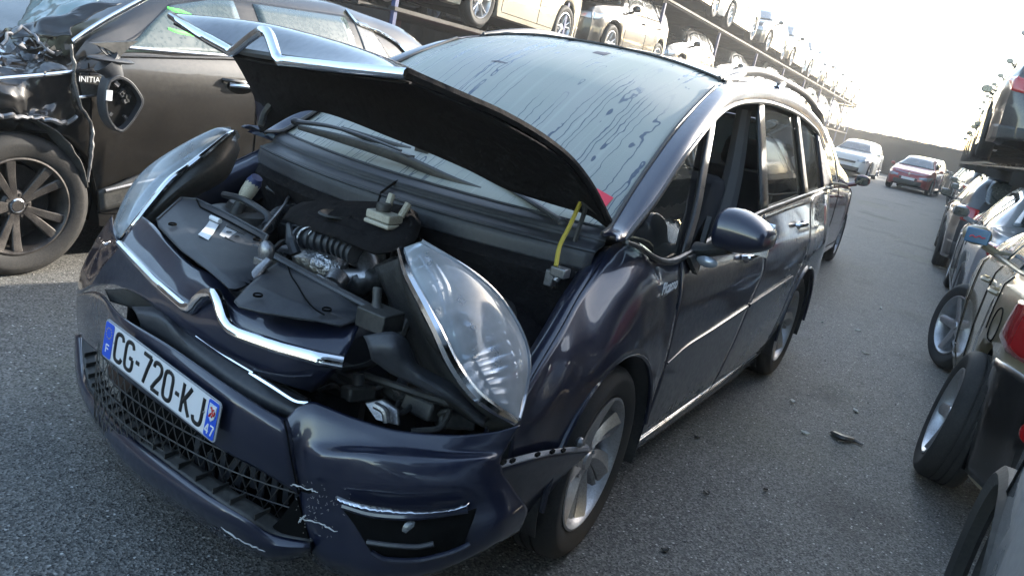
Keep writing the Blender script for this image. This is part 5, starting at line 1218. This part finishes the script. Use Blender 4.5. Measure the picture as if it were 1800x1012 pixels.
# ================================================================ CRASHED BLACK CAR, left
from mathutils import noise as mn
SPC = dict(L=4.45, W=.93, fa=1.57, ra=-1.33, R=.355, wr=.70, top=[(2.22, .60), (2.15, .84), (1.95, .95), (1.6, 1.04), (1.38, 1.10), (.80, 1.46), (.30, 1.62), (-.8, 1.69), (-1.45, 1.64), (-1.68, 1.54), (-2.05, 1.28), (-2.18, .9), (-2.22, .6)], belt=[(2.2, .80), (1.5, 1.0), (1.1, 1.15), (.3, 1.20), (-1.0, 1.26), (-2.1, 1.31)], win=[(1.18, .62), (.20, .20), (.05, -.80), (-.88, -1.22)], rims='ten')
wr_, WS_ = car('suv', M['brown_black'], M['dustglass2'], M['dark_alloy'], 'ten', plate=False, spec=SPC, name='wrecked_suv')
del wr_['kindof']
WX, WY = -1.47, -3.235
wr_.location = (WX, WY, 0)
tag(wr_, 'black suv with crushed bonnet, dangling door mirror and green spray marks on its window', 'car')
bdy = [c for c in wr_.children if c.name.startswith('body')][0]
for v in bdy.data.vertices:
    p = v.co; k = sm(1.18, 1.38, p.x) * sm(.66, .82, p.z)
    if k > 0:
        n = mn.noise_vector(p * 5.5) * .11 + mn.noise_vector(p * 16) * .045
        v.co = p + V((n.x * .8, n.y * .7, n.z - .05)) * k
    k2 = sm(-1.4, -.3, p.x) * 0
for c in list(wr_.children):
    nm = c.name.split('.')[0]
    if nm == 'side_window' and c.data.vertices[0].co.y > 0 and c.data.vertices[0].co.x > .0: c.data.materials[0] = M['dustglass']
    if nm in ('mirror',) and c.data.vertices[0].co.y > 0:
        for q in list(c.children): bpy.data.objects.remove(q)
        bpy.data.objects.remove(c)
    elif nm in ('bonnet_seam', 'headlight', 'windscreen'): bpy.data.objects.remove(c)
def wl_(x, y, z): return V((x - WX, y - WY, z))
def wa(u, v, y): p = at(u, v, 'y', y); return V((p.x - WX, p.y - WY, p.z))
def AW(pts, y=-2.30): return [wa(q[0], q[1], q[2] if len(q) > 2 else y) for q in pts]
def snapl(pts, off=.008, n=40, sn=True): return [WS_.snap(p, off) for p in spl(pts, n)]
MB().tube(snapl(AW([(205, 79), (233, 82), (330, 91), (435, 99), (560, 112), (660, 122)], -2.34), .010), .011, 6).build('window_chrome', M['chrome'], wr_)
MB().tube(AW([(128, 74), (150, 58), (190, 33), (250, 0), (330, -45)], -2.34), .015, 8, n=30, flat=((0, 1, 0), .5)).build('pillar_chrome', M['chrome'], wr_)
MB().tube(snapl(AW([(650, -20), (655, 18), (690, 40), (712, 68), (722, 98)], -2.42), .012), .012, 6).build('window_chrome', M['chrome'], wr_)
MB().tube(AW([(-20, 141), (0, 138), (60, 133), (130, 126)], -2.27), .010, 6, n=12).tube(AW([(131, 125), (160, 124), (186, 128)], -2.27), .011, 6).build('wing_chrome', M['chrome'], wr_)
# crushed wing: crumpled sheet with rolled torn edges
rows = [AW([(-25, 100, -2.55), (30, 105, -2.5), (80, 112, -2.45), (128, 118, -2.40)]), AW([(-25, 140, -2.29), (30, 136, -2.29), (80, 131, -2.28), (132, 127, -2.28)]), AW([(-25, 165), (30, 168, -2.27), (85, 165, -2.29), (132, 160, -2.33)]), AW([(-25, 195), (40, 200, -2.26), (90, 208, -2.26), (134, 210, -2.30)])]
G = loftP(rows, 40, 30); G = [[p + mn.noise_vector(p * 9) * .035 + mn.noise_vector(p * 26) * .008 for p in r] for r in G]
MB().grid(G).build('crushed_wing', M['black_paint'], wr_, thick=.004, sharp=25)
MB().tube([p + mn.noise_vector(p * 40) * .012 for p in spl(AW([(-25, 200), (20, 204), (60, 206), (118, 216), (135, 205)], -2.25), 40)], [.010, .014, .008, .014, .010], 6).build('torn_edge', M['steel'], wr_)
G = loftP([AW([(-20, 55, -2.9), (40, 58, -2.85), (90, 70, -2.75), (125, 85, -2.6)]), AW([(-20, 85, -2.7), (40, 85, -2.65), (85, 95, -2.55), (128, 100, -2.48)]), AW([(-20, 112, -2.5), (40, 112, -2.46), (90, 116, -2.42), (130, 120, -2.36)])], 44, 30)
G = [[p + mn.noise_vector(p * 8) * .08 + mn.noise_vector(p * 22) * .035 for p in r] for r in G]
MB().grid(G).build('crushed_bonnet', M['black_paint'], wr_, thick=.004, sharp=20)
for i in range(30):
    c = wa(random.uniform(0, 130), random.uniform(75, 108), -2.44) ; a = [c + V((random.uniform(-.05, .05), random.uniform(-.03, .05), random.uniform(-.03, .03))) for _ in range(3)]
    MB().slab(a, (0, 1, .3), .003).build('torn_shard', random.choice([M['steel'], M['plastic'], M['black_paint'], M['chrome']]), wr_)
MB().tube([p + mn.noise_vector(p * 30) * .02 for p in spl(AW([(5, 78, -2.5), (35, 48, -2.52), (60, 60, -2.5), (70, 75, -2.45), (95, 92, -2.42)], -2.4), 30)], .008, 6).build('twisted_rail', M['steel'], wr_)
# smashed windscreen folding over the scuttle
G = loftP([AW([(20, 62, -2.75), (60, 52, -2.62), (110, 40, -2.52), (150, 30, -2.46)]), AW([(40, 30, -2.95), (80, 15, -2.8), (125, 5, -2.65), (175, -5, -2.52)]), AW([(60, -10, -3.1), (100, -30, -2.95), (160, -45, -2.75), (210, -50, -2.6)])], 30, 20)
G = [[p + mn.noise_vector(p * 12) * .02 for p in r] for r in G]
MB().grid(G).build('smashed_windscreen', bgglass('shattered_glass', (.13, .22, .24), .3, .5), wr_, thick=.004, sharp=15)
G = loftP([AW([(20, 68, -2.6), (70, 66, -2.5), (125, 62, -2.42)]), AW([(22, 52, -2.66), (75, 44, -2.55), (120, 50, -2.46)]), AW([(130, 25, -2.6), (165, 5, -2.5), (215, 5, -2.42)])], 24, 12)
G = [[p + mn.noise_vector(p * 14) * .018 for p in r] for r in G]
MB().grid(G).build('bent_pillar_sheet', M['brown_black'], wr_, thick=.004, sharp=25)
# wheel-arch liner hanging down, door edge
G = loftP([AW([(40, 206, -2.33), (75, 225, -2.32), (105, 258, -2.30), (128, 295, -2.29), (150, 335, -2.28)]), AW([(62, 210, -2.25), (100, 228, -2.24), (128, 262, -2.24), (148, 300, -2.25), (156, 330, -2.26)])], 30, 6)
MB().grid([[p + mn.noise_vector(p * 16) * .012 for p in r] for r in G]).build('loose_liner', M['plastic'], wr_, thick=.006)
MB().tube([p + mn.noise_vector(p * 24) * .010 for p in spl(AW([(124, 80), (130, 110), (132, 150), (140, 185), (160, 215), (162, 250), (155, 320)], -2.27), 40)], [.006, .012, .007, .012, .006], 6).build('bent_door_edge', M['steel'], wr_)
MB().slab(AW([(118, 215, -2.36), (155, 222, -2.34), (160, 260, -2.33), (150, 330, -2.33), (128, 270, -2.4)]), (0, -1, 0), .01).build('arch_gap', M['void'], wr_)
# badge panel
MB().slab(AW([(137, 133), (187, 134), (196, 162), (143, 167)], -2.275), (0, 1, 0), .006).build('badge_panel', M['plastic'], wr_)
MB().tube(AW([(138, 171), (165, 168), (192, 161)], -2.262), .008, 6).build('badge_chrome', M['chrome'], wr_)
cL = wa(164, 141, -2.264)
text('INITIALE', 'badge_text', .040, frame(cL, (-1, 0, .04), (0, 1, 0)), M['white'], wr_, sx=1.0)
# dangling mirror
mk = MB().slab(AW([(155, 75), (237, 71), (222, 82), (205, 98), (180, 84)], -2.20), (0, 1, 0), .03).build('mirror_bracket', M['plastic'], wr_)
cb = MB()
for du in (0, 7, 14, 20): cb.tube(AW([(170 + du, 78), (180 + du, 90), (195 + du * .6, 104)], -2.18), .004, 5, n=8)
cb.tube(AW([(205, 82), (207, 103)], -2.19), .012, 6).build('mirror_cables', M['satin'], mk)
MB().blob(wa(196, 106, -2.17), (.125, .05, .016), 16, 8).build('mirror_plate', M['satin'], mk)
MB().tube(AW([(186, 108), (198, 125), (203, 140)], -2.17), [.075, .055, .045], 12, n=6, flat=((0, 1, 0), .6)).build('mirror_arm', M['satin'], mk)
ho = spl(AW([(190, 140), (205, 133), (225, 142), (240, 160), (248, 178), (238, 200), (222, 222), (210, 231), (196, 222), (186, 205), (182, 180), (185, 155), (190, 140)], -2.15), 40)
cc = sum(ho, V()) / len(ho)
MB().grid([[p + V((0, .02, 0)) for p in ho], ho, [cc.lerp(p, 1.02) + V((0, -.05, 0)) for p in ho], [cc.lerp(p, .6) + V((0, -.10, 0)) for p in ho]]).build('mirror_shell', M['satin'], mk, thick=.006)
MB().grid([[p + V((0, .02, 0)) for p in ho], [cc.lerp(p, .92) + V((0, .02, 0)) for p in ho], [cc.lerp(p, .90) + V((0, -.03, 0)) for p in ho]]).build('mirror_rim', M['satin'], mk)
mi = MB().slab([cc.lerp(p, .92) + V((0, -.02, 0)) for p in ho[:-1]], (0, -1, 0), .01).build('mirror_inside', M['void'], mk)
for i in range(9):
    c = cc + V((random.uniform(-.05, .05), -.01, random.uniform(-.09, .09))); MB().box(c, (random.uniform(.01, .03), .02, random.uniform(.01, .04)), Matrix.Rotation(random.uniform(-1, 1), 3, 'Y')).build('mirror_mechanism', random.choice([M['plastic'], M['satin'], M['satin'], M['steel']]), mi)
MB().box(wa(192, 168, -2.12), (.03, .006, .05)).build('sticker', M['white'], mk)
# door handle, lower trim
MB().blob(WS_.snap(wa(428, 154, -2.28), .0), (.10, .012, .045)).build('handle_cup', M['void'], wr_)
MB().tube([WS_.snap(p, o) for p, o in zip(AW([(404, 150), (420, 151), (440, 153), (456, 156)]), (.01, .04, .04, .015))], .014, 8, n=12).build('door_handle', M['chrome'], wr_)
G = loftP([[WS_.snap(p, .03) for p in AW([(160, 335), (200, 322), (240, 305), (300, 292), (400, 285), (500, 275)])], [WS_.snap(p, .035) for p in AW([(160, 372), (200, 362), (260, 350), (300, 345), (400, 335), (500, 325)])]], 40, 6)
MB().grid(G).build('sill_cladding', M['plastic'], wr_, thick=.02)
MB().tube([WS_.snap(p, .055) for p in spl(AW([(180, 330), (230, 318), (300, 305), (400, 295)]), 20)], .010, 6).build('sill_chrome', M['steel'], wr_)
# green spray marks on the window
gs = MB()
for q in ([(318, -6), (335, 6), (352, 18), (368, 34)], [(312, -8), (325, 6), (332, 22), (336, 38)], [(296, 50), (312, 58), (340, 64), (352, 68)]):
    gs.tube([WS_.snap(p, .010) for p in spl(AW(q, -2.42), 16)], [.006, .012, .012, .012, .005], 6, flat=((0, 1, .2), .12))
gs.build('spray_mark', mat('green_spray', (.10, .75, .10), .5), wr_)
for w_ in [c for c in wr_.children if c.name.startswith('wheel')]:
    if w_.location.x > 1 and w_.location.y > 0:
        w_.location = (.10 - WX, -2.36 - WY, .352); w_.rotation_euler = (0.03, .4, 0)
        c = V((0, .062, 0)); MB().lathe([(.024, 0), (.030, .003), (.036, 0)], c=c, seg=20).build('cap_ring', M['chrome'], w_)
        lz = [V((.0, 0, .016)), V((.010, 0, 0)), V((0, 0, -.016)), V((-.010, 0, 0))]
        MB().tube([c + q + V((0, .002, 0)) for q in lz + lz[:1]], .003, 5, smooth=False).build('cap_emblem', M['chrome'], w_)
# ================================================================ GOLD HATCHBACK, right
gd, GS = car('hatch', PM['gold'], M['dustglass'], M['alloy'], 'five', spec=dict(L=4.2, W=.88, fa=1.22, ra=-1.30, R=.325, top=[(2.1, .55), (2.03, .72), (1.85, .86), (1.3, 1.0), (1.0, 1.06), (.3, 1.42), (-.1, 1.50), (-.8, 1.52), (-1.4, 1.46), (-1.66, 1.38), (-1.95, 1.02), (-2.06, .85), (-2.1, .55)], belt=[(2.1, .70), (1.0, .92), (0, .98), (-1.2, 1.04), (-2.0, 1.06)]), plate=False, name='hatchback', bumper=M['plastic'])
del gd['kindof']
tag(gd, 'gold hatchback with scratched black rear bumper, round red reflector and turned-out front wheel', 'car')
gd.location = (-3.30, 1.79 + .88, 0); gd.rotation_euler = (0, 0, yawR)
GS.patch('tail_light', [[(-1.52, .9, .80), (-1.72, .86, .78), (-1.92, .80, .78)], [(-1.56, .9, .98), (-1.72, .84, 1.0), (-1.9, .78, 1.0)]], M['red'], gd, 12, 8, .016)
# black painted, scratched bumper wrapping the corner
GS.patch('bumper_cover', [[(-2.1 + .52, .88, z - .02), (-2.1 + .30, .86, z), (-2.1 + .06, .70, z), (-2.1, .3, z), (-2.1, -.3, z), (-2.05, -.7, z), (-1.75, -.88, z)] for z in (.24, .40, .58, .74)], M['black_paint'], gd, 60, 14, .014)
GS.patch('rear_reflector', [[(-2.04, .60, .42), (-2.04, .70, .42)], [(-2.04, .60, .52), (-2.04, .70, .52)]], M['plastic'], gd, 5, 5, .014)
MB().lathe([(0, .012), (.035, .010), (.045, .0)], c=GS.snap((-2.0, .70, .56), .016), axis=(-.75, .6, 0), seg=24).build('round_reflector', M['red'], gd)
fp = [GS.snap((-1.28 + .09 * math.cos(a), .88, .80 + .085 * math.sin(a)), .002) for a in [i * math.pi / 12 for i in range(25)]]
MB().tube(fp, .0035, 5).build('fuel_flap_gap', M['void'], gd)
for w_ in [c for c in gd.children if c.name.startswith('wheel')]:
    if w_.location.y > 0:
        if w_.location.x > 0: w_.rotation_euler = (.06, .3, .42); w_.location.y += .05
        else: w_.rotation_euler = (.14, .5, .10); w_.location.y += .09; w_.location.x += .06
for c in [c for c in gd.children if c.name.startswith('mirror')]:
    if c.data.vertices[0].co.y > 0:
        for q in c.children: q.data.materials[0] = mat('mirror_sky_paint', (.10, .22, .38), .15, .3, .5); q.location = (-.035, 0, 0); q.scale = (1, 1, 1)  # blue sky reflection painted into the mirror glass colour
        b = MB(); c0 = V((.535, .99, 1.10))
        mg = [q for q in c.children][0]; cen = sum((V(v.co) for v in mg.data.vertices), V()) / len(mg.data.vertices)
        b.tube([cen + V((-.052, a, d)) for a, d in ((.045, -.012), (.03, 0), (.01, -.010), (-.01, .004), (-.025, -.005), (-.045, .0))], .004, 5, n=16).build('spray_scribble', mat('scribble_red', (.75, .04, .06), .5), c)
# ================================================================ SILVER CAR beside the camera
sv, SS = car('suv', PM['silver'], arch_trim=M['plastic'], spec=dict(R=.38, ra=-1.28), plate=False, name='suv', bumper=M['plastic'])
del sv['kindof']
tag(sv, 'silver car missing its rear wheel with empty dark wheel arch at the near right corner', 'car')
sv.location = (1.54, 1.92 + .92, 0); sv.rotation_euler = (0, 0, math.atan(-.0))
for c in list(sv.children):
    nm = c.name.split('.')[0]
    if nm == 'door_handle' and c.data.vertices[0].co.y < 0: bpy.data.objects.remove(c); continue
    if (nm == 'mirror' or (nm == 'wheel' and c.location.x < 0)) and (c.location.y < 0 or nm == 'mirror'):
        for q in list(c.children): bpy.data.objects.remove(q)
        bpy.data.objects.remove(c)
MB().lathe([(0, .02), (.06, .02), (.065, 0), (.14, 0), (.14, -.02)], c=(-1.30, -.66, .30), axis=(0, -1, 0), seg=24).build('bare_hub', M['steel'], sv)
# ================================================================ DEBRIS
def debris(name, u, v, L, Wd, mt, label, cat, rz=None):
    p = at(u, v, 'z', 0); o = V((p.x, p.y, 0)); k = random.randint(5, 7); out = []
    rz = random.uniform(0, 6) if rz is None else rz
    for i in range(k):
        a = 2 * math.pi * i / k; r = random.uniform(.6, 1)
        q = Matrix.Rotation(rz, 3, 'Z') @ V((math.cos(a) * L * r, math.sin(a) * Wd * r, .002 + random.uniform(0, .01))); out.append(q)
    ob = MB().slab(out, (0, 0, 1), .006).build(name, mt, smooth=False); ob.location = o; tag(ob, label, cat)
    return ob
chip = mat('chip_white', (.5, .49, .44), .7)
for u, v, L, W_, lab in ((1504, 724, .045, .018, 'pale plastic chip lying on the asphalt just right of the black strip'), (1413, 762, .03, .014, 'pale plastic chip lying on the asphalt left of the black strip'), (1391, 707, .025, .02, 'small pale stone chip between the minivan rear wheel and the black strip'), (1522, 622, .04, .02, 'pale chip lying in the middle of the lane level with the minivan rear wheel'), (1548, 542, .08, .014, 'long thin pale splinter lying in the middle of the lane'), (1508, 582, .03, .016, 'small pale chip beyond the middle-lane chip'), (1656, 472, .08, .014, 'pale splinter lying by the silver sedan wheel on the right'), (1445, 568, .02, .014, 'tiny pale chip lying just beyond the minivan rear wheel')):
    debris('plastic_chip', u, v, L, W_, chip, lab, 'debris')
b = MB(); pts = [at(1465, 760, 'z', .01), at(1480, 768, 'z', .02), at(1500, 772, 'z', .012), at(1516, 781, 'z', .01)]; o0 = V((pts[0].x, pts[0].y, 0))
bs_ = b.tube([p - o0 for p in pts], [.02, .03, .02, .008], 6, n=12, flat=((0, 0, 1), .5)).build('rubber_strip', M['plastic']); bs_.location = o0; tag(bs_, 'torn black rubber strip lying on the asphalt to the right of the blue minivan', 'debris')
for i, (u, v, lab) in enumerate(((1345, 862, 'small black crumb on the asphalt right of the minivan front wheel'), (1168, 968, 'small rusty nut on the asphalt near the bottom of the view'), (1240, 868, 'black splinter near the minivan front wheel'), (1225, 770, 'dark plastic crumb on the asphalt beside the minivan sill'), (1650, 712, 'dark lump beside the gold hatchback wheel'))):
    debris('black_fragment', u, v, .022, .014, M['plastic'], lab, 'debris')
gl_ = None and debris('rubber_flap', 165, 1000, .09, .035, mat('worn_rubber', (.02, .022, .022), .9), 'flat dark rubber flap on the asphalt in front of the minivan bumper', 'debris', 1.0)
gv = MB(); rg = random.Random(11)
for i in range(900):
    u = rg.uniform(-50, 1720); v = rg.uniform(330, 1010); p = at(u, v, 'z', 0)
    if p.x < -22 or (-3.6 < p.x < .9 and abs(p.y) < .8) or p.y < -3.2: continue
    s_ = rg.choice([.003, .004, .005, .008]); a = rg.uniform(0, 6)
    vs = [p + V((math.cos(a + k * 1.57) * s_ * rg.uniform(.6, 1.4), math.sin(a + k * 1.57) * s_ * rg.uniform(.6, 1.4), 0)) for k in range(4)] + [p + V((0, 0, s_ * .8))]
    gv.add(vs, [(0, 1, 4), (1, 2, 4), (2, 3, 4), (3, 0, 4)])
g_ = gv.build('gravel', dusty(mat('gravel_grey', (.1, .1, .1), .8), (.03, .03, .03), (.4, .38, .35), 1.0, 40, .7, .9), smooth=False); tag(g_, 'fine loose grit strewn over the asphalt', None, None, 'stuff')
# ================================================================ HAZE ADDED FOR LENS GLARE
hz = MB().box((-20, 0, 4), (70, 70, 10.4)).build('haze', M['void'], smooth=False); tag(hz, 'thin haze added to stand for lens glare', None, None, 'stuff')
hm = bpy.data.materials.new('haze'); hm.use_nodes = True; nt = hm.node_tree; nt.nodes.remove(nt.nodes['Principled BSDF'])
pv = nt.nodes.new('ShaderNodeVolumePrincipled'); pv.inputs['Density'].default_value = .0024; pv.inputs['Color'].default_value = (.97, .97, .96, 1); pv.inputs['Anisotropy'].default_value = .55
nt.links.new(pv.outputs[0], nt.nodes['Material Output'].inputs['Volume']); hz.data.materials[0] = hm
cleanup_protos()
